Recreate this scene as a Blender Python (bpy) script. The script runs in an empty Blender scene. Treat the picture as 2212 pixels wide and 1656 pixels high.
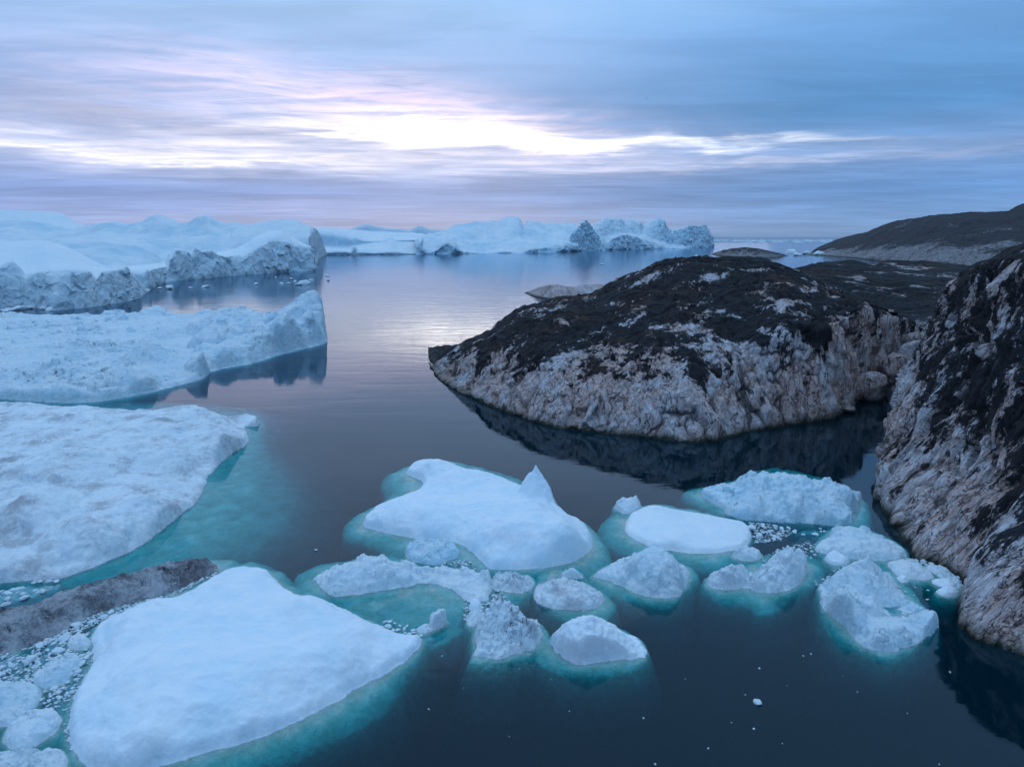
import bpy, bmesh, math, random
import numpy as np

HAZE = 0.00003
from mathutils import Vector, Matrix

R = math.radians
random.seed(7)
SC = bpy.context.scene
COL = SC.collection

# ------------------------------------------------------------------ camera
CAM_H, PITCH, FPX, CX, CY = 30.0, R(11.62), 1522.0, 1106.0, 828.0
cam_d = bpy.data.cameras.new('camera')
cam_d.sensor_width = 36.0
cam_d.lens = 36.0 * FPX / 2212.0
cam_d.clip_start = 0.5
cam_d.clip_end = 200000
cam = bpy.data.objects.new('camera', cam_d)
cam.location = (0, 0, CAM_H)
cam.rotation_euler = (R(90) - PITCH, 0, 0)
COL.objects.link(cam)
SC.camera = cam

CT, ST = math.cos(PITCH), math.sin(PITCH)


def ray(px, py):
    a = (px - CX) / FPX
    b = (CY - py) / FPX
    return (a, CT + b * ST, -ST + b * CT)


def P(px, py, z=0.0):
    """point of the plane at height z seen at (px, py)"""
    r = ray(px, py)
    t = (z - CAM_H) / r[2]
    return (r[0] * t, r[1] * t, z)


def PY(px, py, Y):
    """point at depth Y seen at (px, py)"""
    r = ray(px, py)
    t = Y / r[1]
    return (r[0] * t, Y, CAM_H + r[2] * t)


def ZB(px, yb, yt):
    """height of a thing standing on the water at (px, yb) whose top shows at row yt"""
    X, Y, _ = P(px, yb)
    v = (CY - yt) / FPX
    return X, Y, CAM_H + Y * (v * CT - ST) / (CT + v * ST)


# ------------------------------------------------------------------ world
world = bpy.data.worlds.new('World')
SC.world = world
world.use_nodes = True
wt = world.node_tree
wt.nodes.clear()


class NT:
    """tiny helper to write node graphs"""

    def __init__(s, tree):
        s.t = tree

    def n(s, typ, ins=None, **kw):
        nd = s.t.nodes.new(typ)
        for k, v in kw.items():
            setattr(nd, k, v)
        if ins:
            for k, v in ins.items():
                s.set(nd.inputs[k], v)
        return nd

    def set(s, sock, v):
        if isinstance(v, bpy.types.NodeSocket):
            s.t.links.new(v, sock)
        elif isinstance(v, bpy.types.Node):
            s.t.links.new(v.outputs[0], sock)
        else:
            if isinstance(v, (tuple, list)) and len(v) == 3 and sock.type == 'RGBA':
                v = (*v, 1)
            sock.default_value = v

    def m(s, op, a, b=None, c=None, clamp=False):
        nd = s.t.nodes.new('ShaderNodeMath')
        nd.operation = op
        nd.use_clamp = clamp
        s.set(nd.inputs[0], a)
        if b is not None:
            s.set(nd.inputs[1], b)
        if c is not None:
            s.set(nd.inputs[2], c)
        return nd.outputs[0]

    def vm(s, op, a, b=None, sc=None):
        nd = s.t.nodes.new('ShaderNodeVectorMath')
        nd.operation = op
        s.set(nd.inputs[0], a)
        if b is not None:
            s.set(nd.inputs[1], b)
        if sc is not None:
            s.set(nd.inputs['Scale'], sc)
        return nd.outputs[0]

    def mix(s, f, a, b, bt='MIX'):
        nd = s.t.nodes.new('ShaderNodeMix')
        nd.data_type = 'RGBA'
        nd.blend_type = bt
        s.set(nd.inputs[0], f)
        s.set(nd.inputs[6], a)
        s.set(nd.inputs[7], b)
        return nd.outputs[2]

    def noise(s, vec, scale, detail=4, rough=0.5, dist=0.0):
        nd = s.n('ShaderNodeTexNoise', {'Vector': vec, 'Scale': scale, 'Detail': detail, 'Roughness': rough, 'Distortion': dist})
        return nd.outputs['Fac']

    def ss(s, x, lo, hi, a=0.0, b=1.0):
        nd = s.n('ShaderNodeMapRange', {'Value': x, 'From Min': lo, 'From Max': hi, 'To Min': a, 'To Max': b})
        nd.interpolation_type = 'SMOOTHSTEP'
        return nd.outputs[0]

    def ramp(s, f, stops):
        nd = s.n('ShaderNodeValToRGB', {'Fac': f})
        cr = nd.color_ramp
        while len(cr.elements) < len(stops):
            cr.elements.new(0.5)
        for e, (p, c) in zip(cr.elements, stops):
            e.position = p
            e.color = (*c, 1)
        return nd.outputs[0]


SUN_EL, SUN_AZ = 9.0, -4.0      # degrees above the horizon; degrees right of straight ahead (+Y)
w = NT(wt)
tc = w.n('ShaderNodeTexCoord')
dirv = tc.outputs['Generated']
sep = w.n('ShaderNodeSeparateXYZ', {0: dirv})
dx, dy, dz = sep.outputs
el = w.m('DEGREES', w.m('ARCSINE', dz))
az = w.m('DEGREES', w.m('ARCTAN2', dx, dy))
# coordinates on a flat cloud layer high above: clouds shrink into streaks at the horizon
inv = w.m('DIVIDE', 1.0, w.m('ADD', w.m('MAXIMUM', dz, 0.0), 0.035))
comb = w.n('ShaderNodeCombineXYZ', {0: w.m('MULTIPLY', dx, inv), 1: w.m('MULTIPLY', dy, inv), 2: 0.0})
plane = comb.outputs[0]
big = w.noise(w.vm('MULTIPLY', plane, (0.55, 1.0, 1.0)), 0.42, 6, 0.52, 0.4)
fine = w.noise(w.vm('MULTIPLY', plane, (0.45, 1.5, 1.0)), 1.7, 8, 0.6, 0.6)
# streaks: noise in azimuth/elevation, strongly flattened
ae = w.n('ShaderNodeCombineXYZ', {0: w.m('MULTIPLY', az, 0.045), 1: w.m('MULTIPLY', el, 0.75), 2: 3.7}).outputs[0]
streak = w.noise(ae, 1.6, 8, 0.62, 0.35)
soft = w.noise(w.vm('MULTIPLY', ae, (1.6, 0.35, 1.0)), 1.1, 4, 0.5, 0.8)
elw = w.m('ADD', el, w.m('MULTIPLY', w.m('SUBTRACT', streak, 0.5), 2.2))
elw = w.m('ADD', elw, w.m('MULTIPLY', w.m('SUBTRACT', soft, 0.5), 3.0))
azw = w.m('ADD', az, w.m('MULTIPLY', w.m('SUBTRACT', fine, 0.5), 16.0))

E = lambda d: d / 90.0
sky_l = w.ramp(w.m('DIVIDE', el, 90.0), [(0, (.30, .41, .68)), (E(1.5), (.29, .41, .74)), (E(3.5), (.27, .40, .76)), (E(6), (.42, .52, .82)),
                                        (E(11), (.34, .50, .85)), (E(17), (.37, .58, .90)), (E(40), (.49, .79, 1.17)), (1, (.49, .80, 1.22))])
sky_r = w.ramp(w.m('DIVIDE', el, 90.0), [(0, (.22, .37, .62)), (E(1.5), (.18, .34, .64)), (E(3.5), (.14, .31, .64)), (E(6), (.20, .36, .68)),
                                        (E(9), (.12, .335, .69)), (E(14), (.17, .39, .76)), (E(20), (.30, .56, .92)), (E(40), (.47, .77, 1.15)), (1, (.49, .80, 1.22))])
sidef = w.ss(w.m('ADD', az, w.m('MULTIPLY', w.m('SUBTRACT', soft, 0.5), 20)), -14, 26)
skyc = w.mix(sidef, sky_l, sky_r)
backf = w.ss(dy, 0.45, -0.35)
skyc = w.mix(w.m('MULTIPLY', backf, w.ss(dz, 0.9, 0.2)), skyc, (.14, .30, .60))
mod = w.ss(w.m('ADD', w.m('MULTIPLY', big, 0.6), w.m('MULTIPLY', fine, 0.4)), 0.38, 0.62, 0.89, 1.11)
skyc = w.vm('SCALE', skyc, sc=mod)
smod = w.ss(streak, 0.35, 0.66, 0.91, 1.10)
lowf = w.ss(el, 11.0, 4.0)
skyc = w.vm('SCALE', skyc, sc=w.m('ADD', w.m('MULTIPLY', w.m('SUBTRACT', smod, 1.0), lowf), 1.0))


def sky_dir(px, py):
    r = Vector(ray(px, py)).normalized()
    return math.degrees(math.atan2(r.x, r.y)), math.degrees(math.asin(r.z))


def blob(px, py, rx, ry, slope=0.0, p=1.0):
    a0, e0 = sky_dir(px, py)
    ra, re = rx / 1522 * 57.3 * 0.9, ry / 1522 * 57.3 * 0.93
    da = w.m('SUBTRACT', azw, a0)
    de = w.m('SUBTRACT', w.m('SUBTRACT', elw, e0), w.m('MULTIPLY', da, slope))
    q = w.m('ADD', w.m('POWER', w.m('ABSOLUTE', w.m('DIVIDE', da, ra)), 2.0), w.m('POWER', w.m('ABSOLUTE', w.m('DIVIDE', de, re)), 2.0))
    return w.m('EXPONENT', w.m('MULTIPLY', q, -p))


fine2 = w.noise(w.n('ShaderNodeCombineXYZ', {0: w.m('MULTIPLY', az, 0.10), 1: w.m('MULTIPLY', el, 1.1), 2: 9.1}).outputs[0], 1.5, 8, 0.65, 0.8)
brk = w.m('ADD', .35, w.m('ADD', w.ss(fine2, .38, .62, 0, .75), w.ss(fine, .38, .60, 0, .45)))
# (px, py, rx, ry, slope, colour added)
for b in [(1000, 296, 300, 30, -.06, (.62, .50, .36)), (1000, 304, 330, 12, -.03, (1.2, .95, .68)), (1480, 312, 330, 11, -.03, (.60, .54, .44)), (200, 318, 620, 26, 0, (.38, .31, .20)), (300, 338, 420, 8, 0, (.42, .34, .24)), (1000, 302, 200, 10, -.03, (1.5, 1.2, .9)),
          (850, 235, 420, 56, -.14, (.46, .24, .17)), (300, 200, 420, 60, 0, (.10, .05, .02)), (1550, 355, 500, 12, 0, (.22, .18, .14)), 
          (500, 470, 700, 26, 0, (.06, .03, .0)), (420, 300, 700, 60, 0, (.08, .05, .02))]:
    f = w.m('MULTIPLY', blob(*b[:5]), brk)
    skyc = w.vm('ADD', skyc, w.vm('SCALE', b[5], sc=f))
for b in [(230, 235, 330, 26, -.06, .13), (1600, 205, 560, 70, 0, .12), (1100, 405, 900, 26, 0, .12)]:
    f = w.m('SUBTRACT', 1.0, w.m('MULTIPLY', blob(*b[:5]), b[5]))
    skyc = w.vm('SCALE', skyc, sc=f)
below = w.ss(dz, -0.01, -0.05)
skyc = w.mix(below, skyc, (.03, .06, .10))

nish = w.n('ShaderNodeTexSky', sky_type='NISHITA')
nish.sun_disc = False
nish.sun_elevation = R(SUN_EL)
nish.sun_rotation = R(SUN_AZ)
bg1 = w.n('ShaderNodeBackground', {'Color': nish.outputs[0], 'Strength': 0.05})
bg2 = w.n('ShaderNodeBackground', {'Color': skyc, 'Strength': 1.0})
mx = w.n('ShaderNodeMixShader', {0: 0.965, 1: bg1.outputs[0], 2: bg2.outputs[0]})
wo = w.n('ShaderNodeOutputWorld', {0: mx.outputs[0]})

sun_d = bpy.data.lights.new('sun', 'SUN')
sun_d.energy = 0.12
sun_d.angle = R(50)
sun_d.color = (1.0, 0.82, 0.72)
sun = bpy.data.objects.new('sun', sun_d)
COL.objects.link(sun)
sun.rotation_euler = Vector((-math.sin(R(SUN_AZ)) * math.cos(R(SUN_EL)), -math.cos(R(SUN_AZ)) * math.cos(R(SUN_EL)), -math.sin(R(SUN_EL)))).to_track_quat('-Z', 'Y').to_euler()

SC.view_settings.view_transform = 'Standard'
SC.view_settings.look = 'None'
SC.view_settings.exposure = 0.06
SC.view_settings.gamma = 1.0
SC.view_settings.use_curve_mapping = False
SC.cycles.use_denoising = True
try:
    SC.cycles.denoiser = 'OPENIMAGEDENOISE'
except Exception:
    pass
SC.cycles.max_bounces = 6
SC.cycles.diffuse_bounces = 3
SC.cycles.glossy_bounces = 3
SC.cycles.transparent_max_bounces = 12
SC.cycles.volume_bounces = 0
SC.cycles.sample_clamp_indirect = 6
SC.cycles.caustics_reflective = False
SC.cycles.caustics_refractive = False

# ------------------------------------------------------------------ numpy noise
U = np.uint32


def _h(ix, iy, iz, seed):
    h = (ix.astype(np.int64) * 374761393 + iy.astype(np.int64) * 668265263 + iz.astype(np.int64) * 1274126177 + seed * 1013904223) & 0xFFFFFFFF
    h = h.astype(np.uint64)
    h = ((h ^ (h >> np.uint64(13))) * np.uint64(1274126177)) & np.uint64(0xFFFFFFFF)
    h = ((h ^ (h >> np.uint64(16))) * np.uint64(2246822519)) & np.uint64(0xFFFFFFFF)
    return h ^ (h >> np.uint64(15))


def perlin(p, seed=0):
    p = np.asarray(p, dtype=np.float64)
    i = np.floor(p).astype(np.int64)
    f = p - i
    u = f * f * f * (f * (f * 6 - 15) + 10)
    out = np.zeros(len(p))
    for a in (0, 1):
        for b in (0, 1):
            for c in (0, 1):
                h = _h(i[:, 0] + a, i[:, 1] + b, i[:, 2] + c, seed)
                gx = (h & np.uint64(1023)).astype(float) / 511.5 - 1
                gy = ((h >> np.uint64(10)) & np.uint64(1023)).astype(float) / 511.5 - 1
                gz = ((h >> np.uint64(20)) & np.uint64(1023)).astype(float) / 511.5 - 1
                wgt = (u[:, 0] if a else 1 - u[:, 0]) * (u[:, 1] if b else 1 - u[:, 1]) * (u[:, 2] if c else 1 - u[:, 2])
                out += wgt * (gx * (f[:, 0] - a) + gy * (f[:, 1] - b) + gz * (f[:, 2] - c))
    return out


def fbm(p, octv=4, seed=0, gain=0.5, ridged=False):
    p = np.asarray(p, dtype=float)
    out = np.zeros(len(p))
    amp = 1.0
    s = 1.0
    for k in range(octv):
        v = perlin(p * s + 17.3 * k, seed + k)
        if ridged:
            v = 0.5 - 2 * np.abs(v)
        out += amp * v
        amp *= gain
        s *= 2.03
    return out


def worley(p, seed=0, facet=False):
    """F1, F2, cell value"""
    p = np.asarray(p, dtype=float)
    i = np.floor(p).astype(np.int64)
    n = len(p)
    f1 = np.full(n, 9.0)
    f2 = np.full(n, 9.0)
    cid = np.zeros(n)
    off_ = np.zeros((n, 3))
    for a in (-1, 0, 1):
        for b in (-1, 0, 1):
            for c in (-1, 0, 1):
                ii = i + (a, b, c)
                h = _h(ii[:, 0], ii[:, 1], ii[:, 2], seed)
                q = np.stack([(h & np.uint64(1023)).astype(float) / 1023, ((h >> np.uint64(10)) & np.uint64(1023)).astype(float) / 1023,
                              ((h >> np.uint64(20)) & np.uint64(1023)).astype(float) / 1023], 1)
                dv_ = p - (ii + 0.1 + 0.8 * q)
                d = np.sqrt((dv_ ** 2).sum(1))
                nearer = d < f1
                f2 = np.where(nearer, f1, np.minimum(f2, d))
                cid = np.where(nearer, ((h >> np.uint64(5)) & np.uint64(4095)).astype(float) / 4095, cid)
                if facet:
                    off_ = np.where(nearer[:, None], dv_, off_)
                f1 = np.where(nearer, d, f1)
    if facet:                 # a differently tilted plane in every cell
        r_ = np.stack([(cid * 37.3) % 1, (cid * 91.7) % 1, (cid * 61.1) % 1], 1) * 2 - 1
        return f1, f2, cid, (off_ * r_).sum(1)
    return f1, f2, cid


def sstep(x, a, b):
    t = np.clip((x - a) / (b - a), 0, 1)
    return t * t * (3 - 2 * t)


# ------------------------------------------------------------------ object helpers
def tag(o, label=None, cat=None, group=None, kind=None):
    if label:
        o['label'] = label
    if cat:
        o['category'] = cat
    if group:
        o['group'] = group
    if kind:
        o['kind'] = kind
    return o


def empty(name, loc):
    o = bpy.data.objects.new(name, None)
    o.location = loc
    o.empty_display_size = 0.3
    COL.objects.link(o)
    return o


def mesh_obj(name, V, F, mat, origin=(0, 0, 0), parent=None, attrs=None, smooth=True):
    V = np.asarray(V, dtype=np.float64)
    F = np.asarray(F, dtype=np.int32)
    me = bpy.data.meshes.new(name)
    me.vertices.add(len(V))
    off = np.asarray(origin, dtype=float)
    me.vertices.foreach_set('co', (V - off).astype(np.float32).ravel())
    k = F.shape[1]
    me.loops.add(F.size)
    me.loops.foreach_set('vertex_index', F.ravel())
    me.polygons.add(len(F))
    me.polygons.foreach_set('loop_start', np.arange(0, F.size, k, dtype=np.int32))
    me.polygons.foreach_set('loop_total', np.full(len(F), k, dtype=np.int32))
    me.update(calc_edges=True)
    me.polygons.foreach_set('use_smooth', np.full(len(F), smooth))
    if attrs:
        for an, av in attrs.items():
            at = me.attributes.new(an, 'FLOAT', 'POINT')
            at.data.foreach_set('value', np.asarray(av, dtype=np.float32))
    me.materials.append(mat)
    o = bpy.data.objects.new(name, me)
    COL.objects.link(o)
    if parent is not None:
        o.parent = parent
    else:
        o.location = origin
    return o


def compact(V, F, attrs):
    used = np.zeros(len(V), bool)
    used[F.ravel()] = True
    idx = np.cumsum(used) - 1
    return V[used], idx[F], {k: a[used] for k, a in attrs.items()}


def gridfaces(nr, nc):
    a = np.arange(nr * nc).reshape(nr, nc)
    return np.stack([a[:-1, :-1], a[:-1, 1:], a[1:, 1:], a[1:, :-1]], -1).reshape(-1, 4)


def gnormals(G):
    du = np.gradient(G, axis=1)
    dv = np.gradient(G, axis=0)
    n = np.cross(du, dv)
    return n / (np.linalg.norm(n, axis=2, keepdims=True) + 1e-9)


def blur(G, k):
    for _ in range(k):
        p = np.pad(G, ((1, 1), (1, 1), (0, 0)), mode='edge')
        G = (p[:-2, 1:-1] + p[2:, 1:-1] + p[1:-1, :-2] + p[1:-1, 2:] + 4 * p[1:-1, 1:-1]) / 8
    return G


# ------------------------------------------------------------------ materials
def new_mat(name):
    m = bpy.data.materials.new(name)
    m.use_nodes = True
    m.node_tree.nodes.clear()
    return m, NT(m.node_tree)


def ice_material(name, clean=(.86, .89, .92), dirt=(.30, .28, .27), dirt_amt=1.0, scale=1.0, bump=0.15, bump_scale=2.0, blue=(.42, .72, .86), rough=0.55, dirt_lo=.5):
    m, t = new_mat(name)
    geo = t.n('ShaderNodeNewGeometry')
    pos = t.vm('SCALE', geo.outputs['Position'], sc=scale)
    ad = t.n('ShaderNodeAttribute', attribute_name='dirt').outputs['Fac']
    ab = t.n('ShaderNodeAttribute', attribute_name='blue').outputs['Fac']
    n1 = t.noise(pos, 0.35, 8, 0.62, 0.5)
    n2 = t.noise(pos, 2.2, 8, 0.68, 0.2)
    n3 = t.noise(pos, 11.0, 4, 0.6)
    d = t.m('ADD', t.m('MULTIPLY', n1, 0.45), t.m('ADD', t.m('MULTIPLY', n2, 0.35), t.m('MULTIPLY', n3, 0.2)))
    dm = t.ss(t.m('ADD', d, t.m('MULTIPLY', t.m('SUBTRACT', ad, 0.5), 0.5)), dirt_lo, dirt_lo + .22)
    dm = t.m('MULTIPLY', dm, t.m('MULTIPLY', t.m('MINIMUM', t.m('MULTIPLY', ad, 1.6), 1.0), dirt_amt))
    bm = t.m('MULTIPLY', ab, t.ss(n1, 0.35, 0.6, 0.5, 1.0))
    c = t.mix(bm, clean, blue)
    fr = t.ss(n1, 0.42, 0.62)
    c = t.mix(t.m('MULTIPLY', fr, 0.4), c, (.68, .82, .92))
    c = t.mix(dm, c, dirt)
    hgt = t.m('ADD', t.m('MULTIPLY', t.noise(pos, bump_scale, 8, 0.6, 0.3), 1.0), t.m('MULTIPLY', t.noise(pos, bump_scale * 6, 6, 0.7), 0.25))
    b = t.n('ShaderNodeBump', {'Height': hgt, 'Strength': 0.9, 'Distance': bump})
    pr = t.n('ShaderNodeBsdfPrincipled', {'Base Color': c, 'Roughness': rough, 'Normal': b.outputs[0], 'IOR': 1.31})
    pr.inputs['Specular IOR Level'].default_value = 0.3
    t.n('ShaderNodeOutputMaterial', {0: pr.outputs[0]})
    return m


M_SNOW = ice_material('snowy_ice', bump=0.16, bump_scale=.9, blue=(.50, .72, .88))
M_ROUGH = ice_material('rough_ice', bump=0.3, bump_scale=2.2, rough=.6)
M_DIRTY = ice_material('dirty_ice', clean=(.82, .85, .89), dirt=(.38, .36, .37), dirt_amt=.75, bump=0.25, bump_scale=1.6, dirt_lo=.5)
M_MORAINE = ice_material('debris_covered_ice', clean=(.48, .49, .53), dirt=(.14, .13, .145), dirt_amt=1.0, bump=0.35, bump_scale=3.5, dirt_lo=.53)
M_FAR = ice_material('distant_ice', clean=(.80, .86, .90), dirt=(.46, .64, .76), scale=0.12, bump=6.0, bump_scale=.6, blue=(.36, .64, .80))  # blue and bluish dirt tones also carry painted shading of the far slopes
M_BERGNEAR = ice_material('broken_ice', clean=(.86, .89, .92), dirt=(.48, .63, .73), scale=.6, bump=.7, bump_scale=1.8, blue=(.36, .68, .84))
M_MID = ice_material('berg_ice', clean=(.82, .88, .92), dirt=(.50, .66, .77), scale=0.3, bump=1.2, bump_scale=1.6, blue=(.34, .66, .80))


def shelf_material():
    m, t = new_mat('submerged_ice')
    geo = t.n('ShaderNodeNewGeometry')
    n1 = t.noise(geo.outputs['Position'], 0.5, 6, 0.6, 0.6)
    n2 = t.noise(geo.outputs['Position'], 2.5, 6, 0.65, 0.4)
    c = t.mix(t.ss(t.m('ADD', t.m('MULTIPLY', n1, .6), t.m('MULTIPLY', n2, .4)), .38, .62), (.92, .96, .94), (.66, .74, .66))
    b = t.n('ShaderNodeBump', {'Height': n2, 'Strength': 0.8, 'Distance': 0.3})
    pr = t.n('ShaderNodeBsdfDiffuse', {'Color': c, 'Normal': b.outputs[0]})
    t.n('ShaderNodeOutputMaterial', {0: pr.outputs[0]})
    return m


M_SHELF = shelf_material()


def rock_material(name, scale=1.0, pale=(.62, .58, .61), pink=(.64, .43, .38), lichen=(.008, .009, .012), bump=0.12, tide=1.0, grain=(0, 0, 1), k=3.6, moss=1.0):
    m, t = new_mat(name)
    geo = t.n('ShaderNodeNewGeometry')
    P0 = geo.outputs['Position']
    pos = t.vm('SCALE', P0, sc=scale)
    gv = Vector(grain).normalized()
    dot = t.n('ShaderNodeVectorMath', {0: pos, 1: tuple(gv)}, operation='DOT_PRODUCT').outputs['Value']
    stretch = t.vm('SUBTRACT', pos, t.vm('SCALE', tuple(gv), sc=t.m('MULTIPLY', dot, 1 - 1 / k)))
    z = t.n('ShaderNodeSeparateXYZ', {0: P0}).outputs[2]
    dark = t.n('ShaderNodeAttribute', attribute_name='dark').outputs['Fac']
    crack = t.n('ShaderNodeAttribute', attribute_name='crack').outputs['Fac']
    n0 = t.noise(pos, 0.09, 5, 0.6, 0.6)
    n1 = t.noise(stretch, 0.55, 8, 0.65, 0.6)
    n2 = t.noise(stretch, 2.0, 8, 0.66, 0.4)
    n3 = t.noise(stretch, 7.0, 6, 0.7)
    c = t.mix(t.ss(t.m('ADD', t.m('MULTIPLY', n0, .6), t.m('MULTIPLY', n1, .4)), .40, .55), pale, pink)
    c = t.mix(t.ss(n2, .45, .62, 0, .6), c, (.72, .71, .74))
    c = t.mix(t.ss(n1, .55, .72, 0, .5), c, (.33, .34, .40))
    c = t.mix(t.ss(n3, .56, .74, 0, .45), c, (.20, .18, .20))
    c = t.mix(t.ss(t.noise(stretch, .25, 4, .6, 1.0), .60, .72, 0, .6), c, (.33, .17, .12))
    # hairline joints, only in some of the rock
    warp = t.vm('ADD', stretch, t.vm('SCALE', t.n('ShaderNodeTexNoise', {'Vector': pos, 'Scale': 0.9, 'Detail': 6, 'Roughness': .7}).outputs['Color'], sc=1.6))
    v = t.n('ShaderNodeTexVoronoi', {'Vector': warp, 'Scale': 0.5}, feature='DISTANCE_TO_EDGE').outputs[0]
    v2 = t.n('ShaderNodeTexVoronoi', {'Vector': warp, 'Scale': 1.5}, feature='DISTANCE_TO_EDGE').outputs[0]
    j = t.m('MAXIMUM', t.m('MULTIPLY', t.ss(v, 0.03, 0.0), t.ss(n0, .42, .55)), t.m('MULTIPLY', t.ss(v2, 0.035, 0.0), t.ss(n1, .48, .6)))
    c = t.mix(t.m('MULTIPLY', j, .75), c, (.05, .045, .05))
    # lichen, broken up by fine noise so pale rock shows between
    dn = t.m('ADD', dark, t.m('ADD', t.m('MULTIPLY', t.m('SUBTRACT', n2, .5), 1.3), t.m('MULTIPLY', t.m('SUBTRACT', n1, .5), 1.7)))
    dn = t.m('ADD', dn, t.m('MULTIPLY', t.m('SUBTRACT', n3, .5), .8))
    lic = t.mix(t.ss(n3, .42, .62), lichen, (.018, .020, .028))
    c = t.mix(t.ss(dn, .40, .64, 0, .97), c, lic)
    # moss and heather on the flat tops
    hm = t.m('MULTIPLY', t.ss(n0, .54, .64), t.ss(dark, .6, .95))
    up = t.n('ShaderNodeSeparateXYZ', {0: geo.outputs['Normal']}).outputs[2]
    hm = t.m('MULTIPLY', t.m('MULTIPLY', hm, t.ss(up, .5, .85)), moss)
    c = t.mix(t.m('MULTIPLY', hm, t.ss(n2, .40, .58, 0, .8)), c, (.10, .045, .022))
    c = t.mix(t.m('MULTIPLY', t.m('MULTIPLY', hm, t.ss(n1, .5, .65)), .5), c, (.055, .055, .02))
    c = t.mix(t.m('MULTIPLY', crack, .8), c, (.03, .028, .03))
    # wet weed band at the tide line
    if tide:
        zz = t.m('ADD', z, t.m('MULTIPLY', t.m('SUBTRACT', n1, .5), 2.2))
        c = t.mix(t.ss(zz, 1.3 * tide, .3, 0, .7), c, (.10, .10, .065))
        c = t.mix(t.ss(zz, .55, .1, 0, .85), c, (.018, .018, .014))
    cr2 = t.m('ABSOLUTE', t.m('SUBTRACT', t.noise(stretch, 1.1, 6, .6, .8), .5))
    c = t.mix(t.ss(cr2, .018, .0, 0, .55), c, (.05, .045, .05))
    cr3 = t.m('ABSOLUTE', t.m('SUBTRACT', t.noise(stretch, .33, 5, .55, 1.0), .5))
    c = t.mix(t.ss(cr3, .011, .003, 0, .85), c, (.03, .027, .03))
    hgt = t.m('SUBTRACT', t.m('ADD', t.m('MULTIPLY', t.m('MINIMUM', cr2, .10), 5.0), t.m('ADD', t.m('MULTIPLY', n2, .6), t.m('ADD', t.m('MULTIPLY', n3, .2), t.m('MULTIPLY', n1, 1.0)))), t.m('MULTIPLY', j, .8))
    b = t.n('ShaderNodeBump', {'Height': hgt, 'Strength': 1.0, 'Distance': bump * 1.8})
    pr = t.n('ShaderNodeBsdfPrincipled', {'Base Color': c, 'Roughness': .7, 'Normal': b.outputs[0]})
    pr.inputs['Specular IOR Level'].default_value = 0.08
    t.n('ShaderNodeOutputMaterial', {0: pr.outputs[0]})
    return m


M_ROCK = rock_material('gneiss_rock', 1.0)
M_ROCKR = rock_material('near_gneiss_rock', 1.3, pale=(.62, .58, .61), pink=(.60, .41, .37), bump=.10, grain=(.72, .15, .68), k=3.0, moss=.5)
M_HILL = rock_material('distant_rock', .35, pale=(.27, .255, .27), pink=(.23, .20, .21), lichen=(.05, .047, .056), bump=.5, tide=2.0, moss=.3)
M_SHELFROCK = rock_material('banded_rock', .8, grain=(1, .2, 0), k=3.5, bump=.2)


def water_material():
    m, t = new_mat('sea_water')
    geo = t.n('ShaderNodeNewGeometry')
    pos = geo.outputs['Position']
    y = t.n('ShaderNodeSeparateXYZ', {0: pos}).outputs[1]
    patch = t.noise(t.vm('MULTIPLY', pos, (.35, 1.0, 1.0)), 0.012, 4, 0.6, 0.8)
    calm = t.noise(t.vm('MULTIPLY', pos, (.7, 1.0, 1.0)), 0.05, 4, 0.6, 1.2)
    w1 = t.noise(t.vm('MULTIPLY', pos, (.45, 1.0, 1.0)), 0.8, 4, 0.55, 0.3)
    w2 = t.noise(t.vm('MULTIPLY', pos, (.30, 1.0, 1.0)), 0.16, 4, 0.55, 0.6)
    w3 = t.noise(t.vm('MULTIPLY', pos, (.6, 1.0, 1.0)), 4.0, 3, 0.6)
    far = t.ss(y, 60, 260)
    amp = t.m('MULTIPLY', t.ss(patch, .42, .60, .25, 1.0), t.ss(calm, .35, .6, .5, 1.0))
    h = t.m('ADD', t.m('MULTIPLY', w1, t.m('MULTIPLY', amp, .050)), t.m('MULTIPLY', w2, .16))
    h = t.m('ADD', h, t.m('MULTIPLY', w3, t.m('MULTIPLY', amp, .006)))
    b = t.n('ShaderNodeBump', {'Height': t.m('MULTIPLY', h, t.m('ADD', .18, t.m('MULTIPLY', far, .40))), 'Strength': 1.0, 'Distance': 1.0})
    fr = t.n('ShaderNodeFresnel', {'IOR': 1.30, 'Normal': b.outputs[0]})
    gl = t.n('ShaderNodeBsdfGlossy', {'Color': (.75, .87, .98), 'Roughness': .03, 'Normal': b.outputs[0]})
    tr = t.n('ShaderNodeBsdfTransparent', {'Color': (.97, .99, .99)})
    df = t.n('ShaderNodeBsdfDiffuse', {'Color': (.003, .15, .24)})
    body = t.n('ShaderNodeMixShader', {0: .08, 1: tr.outputs[0], 2: df.outputs[0]})
    mxs = t.n('ShaderNodeMixShader', {0: fr.outputs[0], 1: body.outputs[0], 2: gl.outputs[0]})
    va = t.n('ShaderNodeVolumeAbsorption', {'Color': (.28, .868, .885), 'Density': 3.2})
    t.n('ShaderNodeOutputMaterial', {'Surface': mxs.outputs[0], 'Volume': va.outputs[0]})
    return m


M_WATER = water_material()
m_, t_ = new_mat('deep_seabed')
t_.n('ShaderNodeOutputMaterial', {0: t_.n('ShaderNodeBsdfDiffuse', {'Color': (.01, .03, .04)}).outputs[0]})
M_BED = m_

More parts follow.
